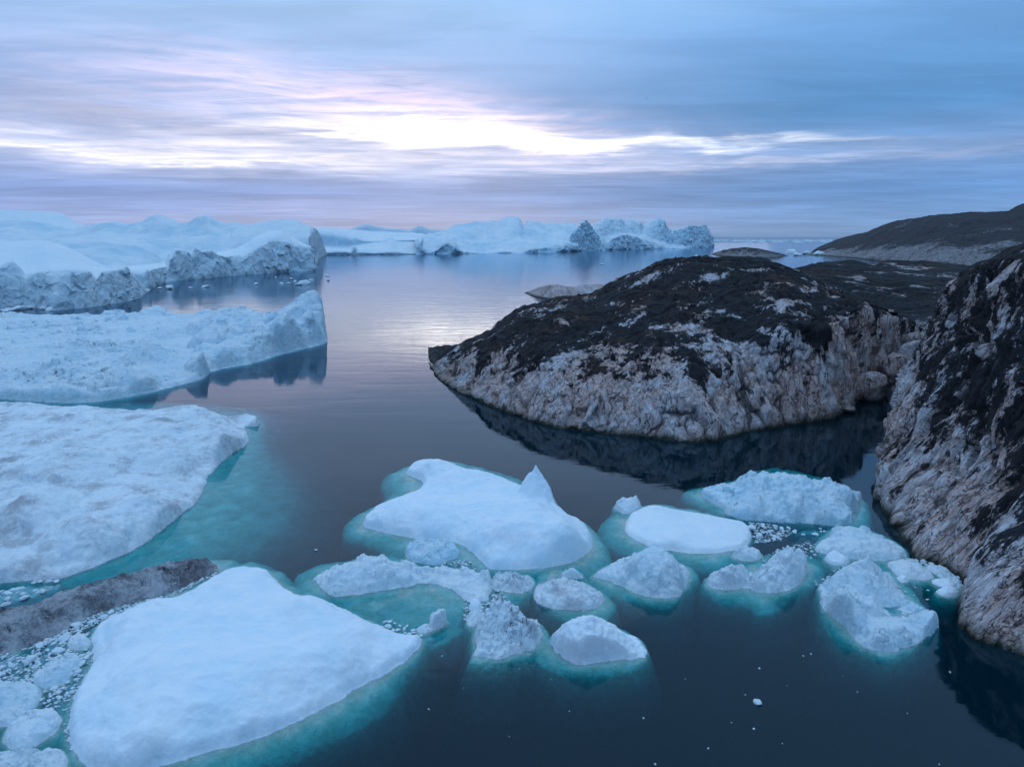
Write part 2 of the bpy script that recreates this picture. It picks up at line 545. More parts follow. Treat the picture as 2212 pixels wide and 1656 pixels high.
# ------------------------------------------------------------------ water and seabed
S = 90000.0
bm = bmesh.new()
bmesh.ops.create_cube(bm, size=1.0, matrix=Matrix.Translation((0, S / 2 - 3000, -22)) @ Matrix.Diagonal((S * 1.6, S, 44, 1)))
me = bpy.data.meshes.new('water')
bm.to_mesh(me)
bm.free()
me.materials.append(M_WATER)
wob = bpy.data.objects.new('water', me)
COL.objects.link(wob)
tag(wob, 'calm dark blue sea water with sky reflections', None, None, 'structure')
sb = mesh_obj('seabed', [(-S * .79, -2990, -43), (S * .79, -2990, -43), (S * .79, S - 3010, -43), (-S * .79, S - 3010, -43)], [(0, 1, 2, 3)], M_BED)
tag(sb, 'dark seabed deep under the water', None, None, 'structure')


# ------------------------------------------------------------------ floes (ice seen from above)
def crop_map(x0, y0, k):
    return lambda x, y: (x0 + k * x, y0 + k * y)


T1 = crop_map(0, 424.7, .36)
T2 = crop_map(663.6, 424.7, .44)
T3 = crop_map(0, 849.4, .4873)
T4 = crop_map(619.4, 955.6, .36)
T5 = crop_map(1283, 955.6, .42)
TD = crop_map(1725.4, 973.3, .2939)


def chaikin(p, n):
    p = np.asarray(p, float)
    for _ in range(n):
        q = np.roll(p, -1, axis=0)
        p = np.stack([.75 * p + .25 * q, .25 * p + .75 * q], 1).reshape(-1, p.shape[1])
    return p


def sdist(poly, X, Y):
    """signed distance, + inside"""
    px, py = X.ravel(), Y.ravel()
    d2 = np.full(px.shape, 1e18)
    ins = np.zeros(px.shape, bool)
    n = len(poly)
    for i in range(n):
        ax, ay = poly[i]
        bx, by = poly[(i + 1) % n]
        ex, ey = bx - ax, by - ay
        L = ex * ex + ey * ey + 1e-12
        tt = np.clip(((px - ax) * ex + (py - ay) * ey) / L, 0, 1)
        d2 = np.minimum(d2, (px - ax - tt * ex) ** 2 + (py - ay - tt * ey) ** 2)
        if ay != by:
            c = ((ay > py) != (by > py)) & (px < (bx - ax) * (py - ay) / (by - ay) + ax)
            ins ^= c
    d = np.sqrt(d2)
    return np.where(ins, d, -d).reshape(X.shape)


def rbf(ctl, X, Y, c=.5):
    """smooth surface through every control point"""
    C = np.array(ctl, float)
    A = np.sqrt(((C[:, None, :2] - C[None, :, :2]) ** 2).sum(-1) + c * c)
    m = C[:, 2].mean()
    wt_ = np.linalg.solve(A + np.eye(len(C)) * 1e-3, C[:, 2] - m)
    out = np.full(X.size, m)
    x, y = X.ravel(), Y.ravel()
    for (cx, cy, _), k in zip(C, wt_):
        out += k * np.sqrt((x - cx) ** 2 + (y - cy) ** 2 + c * c)
    return out.reshape(X.shape)


def floe(label, outline, T, shelf=None, h=1.0, pts=(), bumps=(), edge=0.8, prof=2.0, res=0.15, dmax=2.5, und=.25, und_s=4.0, rough=.08, rough_s=.8,
         crag=0.0, crag_s=1.2, warp=.15, warp_s=.9, dirt=0.0, blue=0.15, mat=None, group=None, name='ice_floe', cat='ice floe', smooth=2,
         drop=1.2, soft=.22, power=0, split=True, d0=.12, lip=None, fold=True, ridges=(), margin=.3, shelf_k=1.25, fins=(), blocks=None, bump_k=1.0, folds=0.0, awash=0.0, fold_s=2.6, cliff=0.0, cliff_s=1.5, steepdirt=.0):
    mat = mat or M_SNOW
    dmax, fold = dmax * .30, False
    soft, d0 = min(soft, .3), min(d0, .45) * (.6 if drop < .5 else .3)
    drop = drop if drop < .5 else 3.0
    seed = sum(ord(c) * (i + 1) for i, c in enumerate(label)) % 9973
    lip = .3 * h if lip is None else lip
    O, ctl = [], []
    for q in outline:
        z = q[2] if len(q) > 2 else 0.0
        p_ = P(*T(q[0], q[1]), z)[:2]
        O.append(p_)
        ctl.append((*p_, max(z * .9, lip)))
    for i_ in range(len(ctl)):
        a_, b_ = ctl[i_], ctl[(i_ + 1) % len(outline)]
        if i_ < len(outline) and math.hypot(a_[0] - b_[0], a_[1] - b_[1]) > 1.5 * h:
            ctl.append(tuple((u_ + v_) / 2 for u_, v_ in zip(a_, b_)))
    O0 = np.array(O)
    O = chaikin(O, smooth)
    if shelf:
        Sh = chaikin([P(*T(q[0], q[1]), -(d0 + dmax * .6))[:2] for q in shelf], 2)
    else:
        c = O.mean(0)
        Sh = c + (O - c) * shelf_k
    lo = np.minimum(O.min(0), Sh.min(0)) - (4.5 / drop + 2)
    hi = np.maximum(O.max(0), Sh.max(0)) + (4.5 / drop + 2)
    nx, ny = [max(12, int(v)) for v in (hi - lo) / res]
    X, Y = np.meshgrid(np.linspace(lo[0], hi[0], nx), np.linspace(lo[1], hi[1], ny))
    F2 = np.stack([X.ravel(), Y.ravel(), np.full(X.size, seed * .37)], 1)
    wx = fbm(F2 / warp_s, 5, seed).reshape(X.shape) * warp
    wy = fbm(F2 / warp_s + 50, 5, seed + 9).reshape(X.shape) * warp
    d = sdist(O, X + wx, Y + wy)
    ds = sdist(Sh, X + .6 * wx, Y + .6 * wy)
    if fold:
        ds = ds + .45 * fbm(F2 / 2.2 + 5, 2, seed + 70).reshape(X.shape)
        ds = np.maximum(ds, d - .0)
    rg = np.random.RandomState(seed)
    def inside_pt(x_, y_, z_):
        """lower a traced point until it stands on the floe instead of in front of it"""
        for _ in range(14):
            w_ = P(*T(x_, y_), z_)
            if sdist(O, np.array([w_[0]]), np.array([w_[1]]))[0] > margin:
                break
            z_ *= .87
        return P(*T(x_, y_), z_)

    if pts:
        ctl += [inside_pt(*q) for q in pts]
    else:
        c = O0.mean(0)
        ctl += [(*(c + (o_ - c) * .55), h * rg.uniform(.65, 1.15)) for o_ in O0[::2]] + [(c[0], c[1], h * rg.uniform(.8, 1.2))]
    for rd in ridges:
        for a_, b_ in zip(rd[:-1], rd[1:]):
            for k_ in range(4):
                f_ = k_ / 4
                ctl.append(inside_pt(a_[0] + (b_[0] - a_[0]) * f_, a_[1] + (b_[1] - a_[1]) * f_, a_[2] + (b_[2] - a_[2]) * f_))
        ctl.append(inside_pt(*rd[-1]))
    zmax = max(q[2] for q in ctl)
    cc = .5 if zmax < 5 else 1.5
    thin = []                # near-coincident control points would ring: keep the first of each
    for q in ctl:
        if all((q[0] - o_[0]) ** 2 + (q[1] - o_[1]) ** 2 > (.8 * cc) ** 2 for o_ in thin):
            thin.append(q)
    ctl = thin
    H = np.clip(rbf(ctl, X + wx, Y + wy, .5 if zmax < 5 else 1.5), .05 - awash, zmax * 1.1)
    for bq in bumps:          # (x_top, y_top, y_base, radius m, power[, aspect])
        bx0, bxt = T(bq[0], bq[2])[0], T(bq[0], bq[2] - (bq[2] - bq[1]) * bump_k)
        X0, Y0, Z0 = ZB(bx0, T(bq[0], bq[2])[1], bxt[1])
        asp = bq[5] if len(bq) > 5 else 1.0
        # it stands on the surface, so bring its foot nearer by the height it stands on
        k0 = np.unravel_index(np.argmin((X - X0) ** 2 + (Y - Y0) ** 2), X.shape)
        hb = H[k0]
        fac = (CAM_H - hb) / CAM_H
        X0, Y0 = X0 * fac, Y0 * fac
        Z0 = PY(bx0, bxt[1], Y0)[2]
        an = rg.uniform(0, 3.14)
        u, v = X + wx * 1.2 - X0, (Y + wy * 1.2 - Y0) / asp
        u2, v2 = (u * math.cos(an) + v * math.sin(an)), (-u * math.sin(an) + v * math.cos(an))
        rr = (np.abs(u2) ** 2.4 + np.abs(v2 * 1.12) ** 2.4) ** (1 / 2.4) / bq[3]
        g = np.clip(1 - rr, 0, 1) ** bq[4]
        H = H + (np.maximum(Z0, 0) - H) * g * (Z0 > H)
    if blocks is None and mat in (M_ROUGH, M_DIRTY):
        area = float((d > .2).sum()) * (hi[0] - lo[0]) * (hi[1] - lo[1]) / d.size
        blocks = (int(area * .8) + 3, .18, min(1.1, .12 * math.sqrt(area) + .25), .42)
    if blocks:
        nb, r0, r1_, hf = blocks
        px_, py_ = X.ravel(), Y.ravel()
        idx = rg.choice(np.flatnonzero(d.ravel() > min(r0, d.max() * .5)), nb)
        for k_ in idx:
            R_ = r0 * (r1_ / r0) ** (rg.rand() ** 1.8)
            u, v = X + .5 * wx - px_[k_], Y + .5 * wy - py_[k_]
            an, asp = rg.uniform(0, 3.14), rg.uniform(.5, 1)
            u2, v2 = u * math.cos(an) + v * math.sin(an), (-u * math.sin(an) + v * math.cos(an)) / asp
            rr = np.maximum(np.abs(u2), np.maximum(np.abs(v2), np.abs(u2 + v2) * .75)) / R_
            top_ = R_ * hf * (1 + rg.uniform(-.6, .6) * u2 / R_ + rg.uniform(-.6, .6) * v2 / R_)
            H = H + np.maximum(top_, 0) * np.clip((1 - rr) * rg.uniform(1.5, 4), 0, 1)
    for (fp, fw, fe) in fins:   # thin upstanding blades of ice
        W3 = [P(*T(a_[0], a_[1]), a_[2]) for a_ in fp]
        best = np.zeros(X.shape)
        for a_, b_ in zip(W3[:-1], W3[1:]):
            ex, ey = b_[0] - a_[0], b_[1] - a_[1]
            tq = np.clip(((X - a_[0]) * ex + (Y - a_[1]) * ey) / (ex * ex + ey * ey + 1e-9), 0, 1)
            dq = np.sqrt((X + .5 * wx - a_[0] - tq * ex) ** 2 + (Y + .5 * wy - a_[1] - tq * ey) ** 2)
            best = np.maximum(best, (a_[2] + tq * (b_[2] - a_[2])) * np.clip(1 - (dq / fw), 0, 1) ** fe)
        H = np.maximum(H, best)
    t = np.clip(d / (edge * .55), 0, 1)
    pf = 1 - (1 - t) ** prof
    nz = und * fbm(F2 / und_s, 3, seed + 3).reshape(X.shape) + rough * fbm(F2 / rough_s, 5, seed + 5, .58).reshape(X.shape)
    nz += .4 * rough * fbm(F2 / (rough_s * 3) * (1, 1.6, 1), 4, seed + 15, .5, True).reshape(X.shape)
    Z = H * pf + nz * np.clip(d / (edge * .8), 0, 1)
    if folds:
        Fr = F2 @ np.array([[.9, -.35, 0], [.55, 1.5, 0], [0, 0, 1]])
        nz2 = fbm(Fr / fold_s, 4, seed + 17, .5, True) + .8 * fbm(F2 / (fold_s * 1.6), 3, seed + 18)
        Z = Z + folds * nz2.reshape(X.shape) * np.clip(d / edge, 0, 1)
    if not crag and mat in (M_ROUGH, M_DIRTY) and h < 2.3:
        crag = .10
    if crag:
        f1, f2, cid, fa = worley(F2 / crag_s + np.stack([wx.ravel(), wy.ravel(), 0 * wx.ravel()], 1) * 2, seed, True)
        cr = (np.minimum(f2 - f1, .25) / .25 - .7) * .35 + (cid - .5) + 2.0 * fa
        g1_, g2_, gid, fb = worley(F2 / (crag_s * .42) + 9, seed + 2, True)
        cr += .35 * ((np.minimum(g2_ - g1_, .4) / .4 - .7) * .4 + (gid - .5) + 2.0 * fb)
        ms = sstep(fbm(F2 / (crag_s * 4), 2, seed + 6), -.25, .25) * .8 + .2
        Z += (crag * cr * ms).reshape(X.shape) * np.clip(d / (edge * .7), 0, 1)
    Z = np.where(d > 0, np.maximum(Z, .03 + .04 * pf - awash * np.clip(d / .6, 0, 1)), 0)
    do = np.maximum(-d, 0)
    tt = do / (do + np.maximum(ds, 0) + 1e-6)
    zu = -(d0 * np.clip(do / .1, 0, 1) + dmax * (.35 * tt + .95 * tt ** 3) + soft * fbm(F2 / 1.7, 4, seed + 7).reshape(X.shape) * np.clip(do, 0, 1))
    so = np.maximum(-ds, 0)
    if fold:
        zu = zu - np.minimum(so, 3) * 1.6
    else:
        zu = zu - np.minimum(so, 20) * drop
    Z = np.where(d > 0, Z, np.minimum(zu, -.01 * np.clip(do * 10, 0, 1)))
    G = np.stack([X, Y, Z], -1)
    N = gnormals(G)
    if fold:                  # the underside of the shelf turns back inwards
        gy, gx = np.gradient(ds, (hi[1] - lo[1]) / ny, (hi[0] - lo[0]) / nx)
        k = np.where((d <= 0), so * 1.9, 0)
        G[..., 0] += gx * k
        G[..., 1] += gy * k
    if crag or rough > .12 or cliff:
        p3 = G.reshape(-1, 3)
        stp = sstep(1 - N[..., 2], .15, .55)
        dd = (fbm(p3 / .5, 3, seed + 21).reshape(X.shape)) * min(rough, .35)
        if cliff:
            dd = dd + cliff * stp * (.9 * fbm(p3 / cliff_s, 4, seed + 22, .6) + .5 * fbm(p3 / (cliff_s * .6), 3, seed + 24, .5, True)).reshape(X.shape)
        G = G + N * (dd * (d > 0))[..., None] * np.clip(d / edge, 0, 1)[..., None]
    F = gridfaces(ny, nx)
    V = G.reshape(-1, 3)
    dfl = d.ravel()[F].max(1)
    keep = (dfl > 0) | (ds.ravel()[F].min(1) > (-.8 if fold else -(3.5 / drop)))
    F = F[keep]
    dfl = dfl[keep]
    st = 1 - np.abs(N[..., 2].ravel())
    dirtv = np.clip(dirt + .35 * fbm(F2 / 3.0, 3, seed + 31) + steepdirt * sstep(st, .2, .6), 0, 1) if dirt > 0 else np.zeros(len(V))
    bl = np.clip(blue + .8 * st * blue * 2 + .3 * fbm(F2 / 2.5, 3, seed + 33) * blue * 3, 0, 1)
    attrs = {'dirt': dirtv, 'blue': bl}
    c = O.mean(0)
    org = (c[0], c[1], 0)
    root = empty(name, org)
    top = F[dfl > 0]
    bot = F[dfl <= 0]
    v, f, a = compact(V, top, attrs)
    mesh_obj('ice_body', v, f, mat, org, root, a)
    v, f, a = compact(V, bot, attrs)
    mesh_obj('submerged_shelf', v, f, M_SHELF, org, root, a)
    return tag(root, label, cat, group)


# ------------------------------------------------------------------ lofted masses (bergs and rock)
def resample(row, nu, lin=True):
    """row: world points with pixel columns; evenly spaced in the pixel column"""
    px = np.array([r[0] for r in row], float)
    W = np.array([r[1:] for r in row], float)
    s = np.linspace(px[0], px[-1], nu)
    # monotone cubic-ish: linear then a light smoothing
    out = np.stack([np.interp(s, px, W[:, k]) for k in range(3)], 1)
    return out


def row(*pts, T=None):
    """each point: (px, py) on the water, (px, py, Y) at depth Y, (px, yb, yt, 'b') standing on the water"""
    out = []
    for q in pts:
        xy = T(q[0], q[1]) if T else (q[0], q[1])
        if len(q) == 2:
            w_ = P(*xy)
        elif len(q) == 3:
            w_ = PY(*xy, q[2])
        else:
            w_ = ZB(xy[0], xy[1], T(q[0], q[2])[1] if T else q[2])
        out.append((xy[0], *w_))
    return out


def loft(rows, segs, nu, smooth_rows=True, smooth_u=3):
    """rows of equal u, joined by Catmull-Rom; returns grid (nv, nu, 3)"""
    Rw = [resample(r, nu) for r in rows]
    Rw = np.array(Rw)
    if smooth_u:
        for _ in range(smooth_u):
            Rw[:, 1:-1] = .25 * Rw[:, :-2] + .5 * Rw[:, 1:-1] + .25 * Rw[:, 2:]
    out = []
    n = len(Rw)
    for i in range(n - 1):
        p1, p2 = Rw[i], Rw[i + 1]
        p0 = Rw[i - 1] if i > 0 else 2 * p1 - p2
        p3 = Rw[i + 2] if i + 2 < n else 2 * p2 - p1
        k = segs[i]
        for s in range(k):
            t = s / k
            if smooth_rows:
                # centripetal-ish tension
                m1, m2 = .5 * (p2 - p0) * .6, .5 * (p3 - p1) * .6
                h00, h10, h01, h11 = 2 * t**3 - 3 * t**2 + 1, t**3 - 2 * t**2 + t, -2 * t**3 + 3 * t**2, t**3 - t**2
                out.append(h00 * p1 + h10 * m1 + h01 * p2 + h11 * m2)
            else:
                out.append(p1 + (p2 - p1) * t)
    out.append(Rw[-1])
    return np.array(out)


def sunk(r, dz=-6.0, fwd=2.0):
    return [(q[0], q[1] * (1 - fwd / max(q[2], 1)), q[2] - fwd, dz) for q in r]


def at_water(r, back=30.0, z=-3.0):
    """the same columns pushed back and down under the water"""
    return [(q[0], q[1] * (1 + back / q[2]), q[2] + back, z) for q in r]


def above(W, pts, back, T=None):
    """points seen at (px, py) standing 'back' metres behind the waterline row W"""
    px = [r[0] for r in W]
    Yw = [r[2] for r in W]
    out = []
    for i, q in enumerate(pts):
        xy = T(q[0], q[1]) if T else (q[0], q[1])
        bk = q[2] if len(q) > 2 else back
        Y = float(np.interp(xy[0], px, Yw)) + bk
        out.append((xy[0], *PY(*xy, Y)))
    return out


def berg(label, rows, segs, nu, cliff=3.0, cs=14.0, snow=1.0, ss_=60.0, mat=None, dirt=.6, blue=.25, name='iceberg', cat='iceberg', group=None,
         seed=1, su=2, crag=0.0, steep_lo=.25, blurs=6, base=.3):
    G = loft(rows, segs, nu, smooth_u=su)
    N = gnormals(blur(G, blurs))
    if N[..., 2].mean() < 0:
        N = -N
    p = G.reshape(-1, 3)
    st = sstep(1 - N[..., 2].ravel(), steep_lo, .7)
    d1 = fbm(p / cs * (1, 1, .6), 5, seed, .5) * .8 + .45 * fbm(p / (cs * .7) * (1, 1, .45), 4, seed + 4, .5, ridged=True)
    d2 = fbm(p / ss_ * (1, 1, 1.5), 4, seed + 11)
    D = d1 * cliff * (st * (1 - base) + base) + d2 * snow
    if crag:
        wq = np.stack([fbm(p / cs, 3, seed + 50), fbm(p / cs, 3, seed + 51), fbm(p / cs, 3, seed + 52)], 1) * 1.2
        f1, f2, cid, fa = worley(p / (cs * .9) + wq, seed, True)
        D += crag * ((cid - .5) + 1.6 * fa) * st
        f1, f2, cid, fa = worley(p / (cs * .33) + wq * 2, seed + 1, True)
        D += crag * .22 * ((cid - .5) + 1.6 * fa) * st
    D = D * sstep(p[:, 2], -1.5, 3.0)
    G2 = p + N.reshape(-1, 3) * D[:, None]
    G2[:, 2] = np.where(p[:, 2] < -.5, p[:, 2], G2[:, 2])
    att = {'dirt': np.clip(dirt * (.22 + .9 * st) + .3 * fbm(p / (cs * 1.5), 3, seed + 19), 0, 1), 'blue': np.clip(blue * (.35 + 1.2 * st) + 1.1 * blue * fbm(p / (ss_ * .45) * (1, .6, 1.6), 4, seed + 23, .6), 0, 1)}  # steep faces bluer and dirtier: cliff dirt plus slope shading put into the colour
    c = G2.mean(0)
    o = mesh_obj(name, G2, gridfaces(G.shape[0], G.shape[1]), mat or M_FAR, (c[0], c[1], 0), attrs=att)
    return tag(o, label, cat, group)


def rock(name, label, cat, rows, segs, nu, mat, kind=None, group=None, seed=1, cell=3.0, amp=.9, cell2=1.0, amp2=.25, und=1.0, und_s=14.0, fine_=.12, fine_s=.9,
         dark_v=.5, dark_w=.18, dark_n=.6, tall=2.4, su=2, index=False, dark_s=9.0, crk=.06, darkf=None, grain=(0, 0, 1)):
    if index:
        nr, npt = len(rows), len(rows[0])
        s = np.linspace(0, npt - 1, nu)
        rr = [[(i, *q[1:]) for i, q in enumerate(r)] for r in rows]
        G = loft(rr, segs, nu, smooth_u=max(su, 3))
    else:
        G = loft(rows, segs, nu, smooth_u=su)
    N = gnormals(blur(G, 8))
    if N[..., 2].mean() < 0:
        N = -N
    shp = G.shape[:2]
    p = G.reshape(-1, 3)
    vv = np.repeat(np.linspace(0, 1, shp[0])[:, None], shp[1], 1).ravel()
    Nf = N.reshape(-1, 3)
    st = sstep(1 - Nf[:, 2], .12, .6)
    g_ = np.array(grain, float)
    g_ /= np.linalg.norm(g_)
    ps = p - (p @ g_)[:, None] * g_[None] * (1 - 1 / tall)          # squeezed along the grain: long features
    wq = np.stack([fbm(ps / (cell * 1.5), 4, seed + 40, .6), fbm(ps / (cell * 1.5), 4, seed + 41, .6), fbm(ps / (cell * 1.5), 4, seed + 42, .6)], 1)
    q = ps + wq * cell * .8
    f1, f2, cid, fa = worley(q / cell, seed, True)
    e1 = f2 - f1
    g1, g2, gid, fb = worley(q / cell2 + 7, seed + 5, True)
    e2 = g2 - g1
    k1, k2, kid, fc = worley(q / (cell2 * .4) + 3, seed + 6, True)
    m1 = sstep(fbm(ps / (cell * 2.5), 3, seed + 60), -.30, .15)
    m2 = sstep(fbm(ps / (cell * 1.6), 3, seed + 61), -.15, .25)
    pil = np.clip(e1, 0, .3) / .3
    pil2 = np.clip(e2, 0, .25) / .25
    D = amp * ((pil - .8) * .8 * m1 + (cid - .5) * .7) * (.12 + .88 * st)
    D += amp2 * ((pil2 - .8) * .9 + (gid - .5) * .9) * (.2 + .8 * st) * m2
    D += amp * .9 * fa * (.12 + .88 * st) + amp2 * 1.0 * fb * (.2 + .8 * st)
    D += und * .7 * fbm(p / und_s, 3, seed + 7)
    D += und * .22 * fbm(ps / (und_s * .33), 4, seed + 9, .5, ridged=True)
    st1 = fbm(ps / (cell * 2.2) + 31, 4, seed + 10, .5) * 5
    D += amp * .3 * (np.floor(st1) + sstep(st1 - np.floor(st1), .35, .65) - st1) * 1.0
    D += fine_ * fbm(ps / fine_s, 5, seed + 8, .65) + fine_ * .8 * fbm(ps / (fine_s * 1.7), 4, seed + 18, .6, ridged=True)
    jt = np.abs(fbm(ps / (cell * 3.0) + 3, 3, seed + 14))
    D -= amp * .8 * sstep(jt, .035, 0.0) * (.3 + .7 * st)
    D *= sstep(p[:, 2], -.8, 2.6) * .85 + .15
    G2 = p + Nf * D[:, None]
    hgt = (vv - dark_v) / dark_w if darkf is None else darkf(p, vv)
    hgt = np.clip(hgt, -1.4, .75)
    dn = hgt + dark_n * 1.7 * fbm(ps / dark_s * (1, 1, 1), 6, seed + 27, .68) + .45 * (.45 - st)
    dark = np.clip(.5 + .5 * dn, -.3, 1.3)
    crack = sstep(e1, crk, crk * .3) * .9 * m1
    crack = np.maximum(crack, sstep(e2, crk * .9, crk * .2) * .6 * m2)
    crack = np.maximum(crack, sstep(jt, .014, 0))
    c = G2.mean(0)
    o = mesh_obj(name, G2, gridfaces(*shp), mat, (c[0], c[1], 0), attrs={'dark': dark, 'crack': crack * (.4 + .6 * st)})
    return tag(o, label, cat, group, kind)


# ------------------------------------------------------------------ the rock island in the middle
W = row((926, 784), (945, 815), (985, 848), (1035, 866), (1085, 888), (1140, 906), (1200, 924), (1300, 936), (1400, 946), (1460, 952), (1505, 957), (1560, 950),
        (1620, 932), (1700, 920), (1790, 906), (1835, 888), (1860, 864), (1900, 846), (1950, 815), (1992, 790))
r1 = row((926, 782, 173), (985, 822, 142), (1035, 835, 134), (1085, 840, 126), (1140, 845, 120), (1200, 850, 115), (1300, 850, 111), (1400, 852, 108.6), (1505, 850, 106),
         (1620, 835, 112), (1700, 815, 114), (1790, 800, 118), (1835, 790, 123.5), (1860, 780, 133), (1900, 775, 141), (1950, 765, 153), (1992, 755, 167))
r2 = row((926, 780, 174), (985, 790, 150), (1035, 775, 142), (1085, 760, 136), (1140, 755, 130), (1200, 765, 124), (1300, 770, 120), (1400, 770, 117), (1505, 762, 116),
         (1620, 745, 117), (1700, 715, 116.8), (1790, 712, 120.5), (1835, 685, 126), (1860, 672, 135), (1900, 682, 143), (1950, 698, 155), (1992, 712, 168))
r3 = row((926, 778, 175), (985, 765, 160), (1035, 742, 154), (1085, 715, 150), (1140, 700, 146), (1200, 700, 140), (1300, 695, 136), (1400, 690, 132), (1505, 675, 131),
         (1620, 660, 130), (1700, 650, 128), (1790, 665, 130), (1835, 665, 132), (1860, 662, 140), (1900, 676, 148), (1950, 694, 160), (1992, 708, 170))
r4 = row((926, 776, 176), (985, 747, 170), (1035, 726, 170), (1060, 712, 170), (1085, 695, 170), (1130, 663, 168), (1160, 660, 168), (1200, 650, 167), (1290, 632, 165),
         (1360, 592, 163), (1420, 567, 162), (1500, 553, 160), (1560, 556, 158), (1640, 561, 156), (1680, 575, 153), (1735, 597, 150), (1800, 625, 147), (1870, 650, 145),
         (1900, 670, 150), (1950, 690, 162), (1992, 706, 172))
r5 = [(q[0], q[1] * 1.09, q[2] * 1.09, max(q[3] - 3.0, .5)) for q in r4]
r6 = at_water(r4, 34, -4)
rock('rock_island', 'large whale-backed rock island with black lichen top and pale pink cracked cliffs at the waterline', 'rock island',
     [sunk(W), W, r1, r2, r3, r4, r5, r6], [6, 70, 70, 90, 110, 30, 30], 720, M_ROCK, seed=3, cell=6.5, amp=1.7, cell2=2.6, amp2=.42, und=2.2, und_s=18, tall=3.0,
     dark_v=.37, dark_w=.19, dark_n=1.3, dark_s=6.5, fine_=.08)

# ------------------------------------------------------------------ the steep rock at the right edge
cols = [
    [(1985, 800), (2000, 770, 150), (2020, 700, 148), (2060, 640, 146), (2120, 600, 148), (2240, 580, 152)],
    [(1947, 862), (1949, 824, 129), (2010, 745, 123), (2034, 655, 119), (2086, 598, 118), (2212, 560, 120)],
    [(1929, 915), (1934, 850, 110.5), (1985, 788, 108), (2050, 690, 104), (2121, 566, 100), (2300, 530, 102)],
    [(1920, 973), (1931, 905, 97.5), (2000, 830, 95), (2080, 720, 93), (2158, 556, 88), (2330, 500, 90)],
    [(1881, 1061), (1915, 1000, 82), (1985, 920, 82.5), (2080, 800, 82), (2215, 572, 80), (2440, 470, 84)],
    [(1914, 1114), (1960, 1050, 75), (2040, 960, 76), (2130, 830, 75.5), (2300, 575, 74), (2560, 470, 80)],
    [(1941, 1161), (1990, 1100, 69), (2080, 1000, 70), (2180, 870, 70), (2380, 590, 70), (2660, 470, 76)],
    [(1985, 1209), (2045, 1135, 64), (2130, 1030, 65.5), (2240, 900, 66), (2450, 580, 67), (2740, 470, 74)],
    [(2055, 1236), (2100, 1160, 61), (2170, 1070, 62.5), (2290, 920, 63), (2500, 600, 64), (2820, 470, 72)],
    [(2087, 1260), (2130, 1190, 58.8), (2200, 1090, 60), (2320, 940, 61), (2540, 620, 62.5), (2880, 480, 70)],
    [(2066, 1312), (2110, 1215, 55.5), (2205, 1120, 57), (2340, 970, 58.5), (2580, 650, 60.5), (2950, 490, 68)],
    [(2072, 1350), (2130, 1255, 53), (2230, 1160, 54.7), (2380, 1010, 56.5), (2640, 680, 59), (3020, 500, 66)],
    [(2107, 1380), (2160, 1292, 50.8), (2260, 1200, 52.6), (2420, 1050, 54.5), (2700, 720, 57), (3100, 510, 64)],
    [(2166, 1401), (2220, 1315, 49.3), (2320, 1225, 51.3), (2480, 1080, 53.3), (2780, 760, 56), (3200, 530, 63)],
    [(2240, 1427), (2300, 1335, 47.8), (2400, 1245, 49.8), (2560, 1110, 52), (2860, 800, 55), (3300, 560, 62)],
    [(2420, 1482), (2480, 1392, 45), (2580, 1300, 47.3), (2740, 1165, 50), (3040, 860, 53.5), (3500, 600, 60)],
    [(2800, 1600), (2860, 1500, 40), (2960, 1400, 42), (3100, 1250, 45), (3400, 950, 49.5), (3800, 700, 57)]]
rr = [row(*[c[k] for c in cols]) for k in range(6)]
sk = [(q[0], q[1] - 1.5, q[2] - .8, -6.0) for q in rr[0]]
bk = [(q[0], q[1] + 14, q[2] + 10, q[3] - 6) for q in rr[5]]
rock('rocky_headland', 'steep dark streaked rock slope with pale pink foot filling the right edge', None,
     [sk, rr[0], rr[1], rr[2], rr[3], rr[4], rr[5], bk], [6, 55, 70, 90, 130, 40, 6], 760, M_ROCKR, kind='structure', seed=8, cell=4.5, amp=1.2, cell2=1.5, amp2=.3, und=2.2,
     und_s=10, dark_v=.31, dark_w=.25, dark_n=1.1, dark_s=3.5, index=True, su=6, fine_=.07, grain=(.72, .15, .68), tall=3.2)

# ------------------------------------------------------------------ low rock shelf behind, hill, islets
a0 = row((1690, 700, 168), (1800, 800, 150), (1880, 838), (1930, 832), (1985, 815), (2060, 820, 160), (2250, 800, 165))
a1 = row((1690, 660, 180), (1800, 690, 175), (1880, 730, 165), (1930, 745, 160), (1985, 750, 160), (2060, 745, 165), (2250, 745, 170))
a2 = row((1690, 630, 195), (1800, 640, 195), (1880, 665, 190), (1930, 680, 188), (1985, 690, 188), (2060, 690, 190), (2250, 690, 195))
a3 = row((1690, 604, 212), (1760, 592, 215), (1850, 600, 215), (1930, 615, 215), (2010, 630, 215), (2100, 640, 215), (2250, 640, 220))
a4 = row((1690, 606, 225), (1716, 589, 230), (1751, 578, 240), (1804, 571, 250), (1843, 570, 260), (1892, 574, 270), (1920, 565, 285), (1962, 566, 290), (2015, 567, 290), (2096, 572, 290), (2250, 560, 290))
rock('rock_shelf', 'low dark banded rock shelf behind the island', None, [sunk(a0, -5), a0, a1, a2, a3, a4, at_water(a4, 60, -3)], [4, 30, 50, 60, 70, 30], 420, M_SHELFROCK,
     kind='structure', seed=21, cell=6.0, amp=.8, cell2=2.0, amp2=.4, und=3.0, und_s=26, dark_v=.30, dark_w=.2, dark_n=1.1, grain=(1, .2, 0), tall=3.0, dark_s=14)
h0 = row((1745, 550), (1797, 553), (1843, 557), (1906, 564), (2000, 572), (2120, 580), (2300, 590), (2600, 600))
h1 = above(h0, [(1745, 549), (1797, 546), (1843, 548), (1927, 540), (2033, 540), (2121, 550), (2300, 550), (2600, 550)], 50)
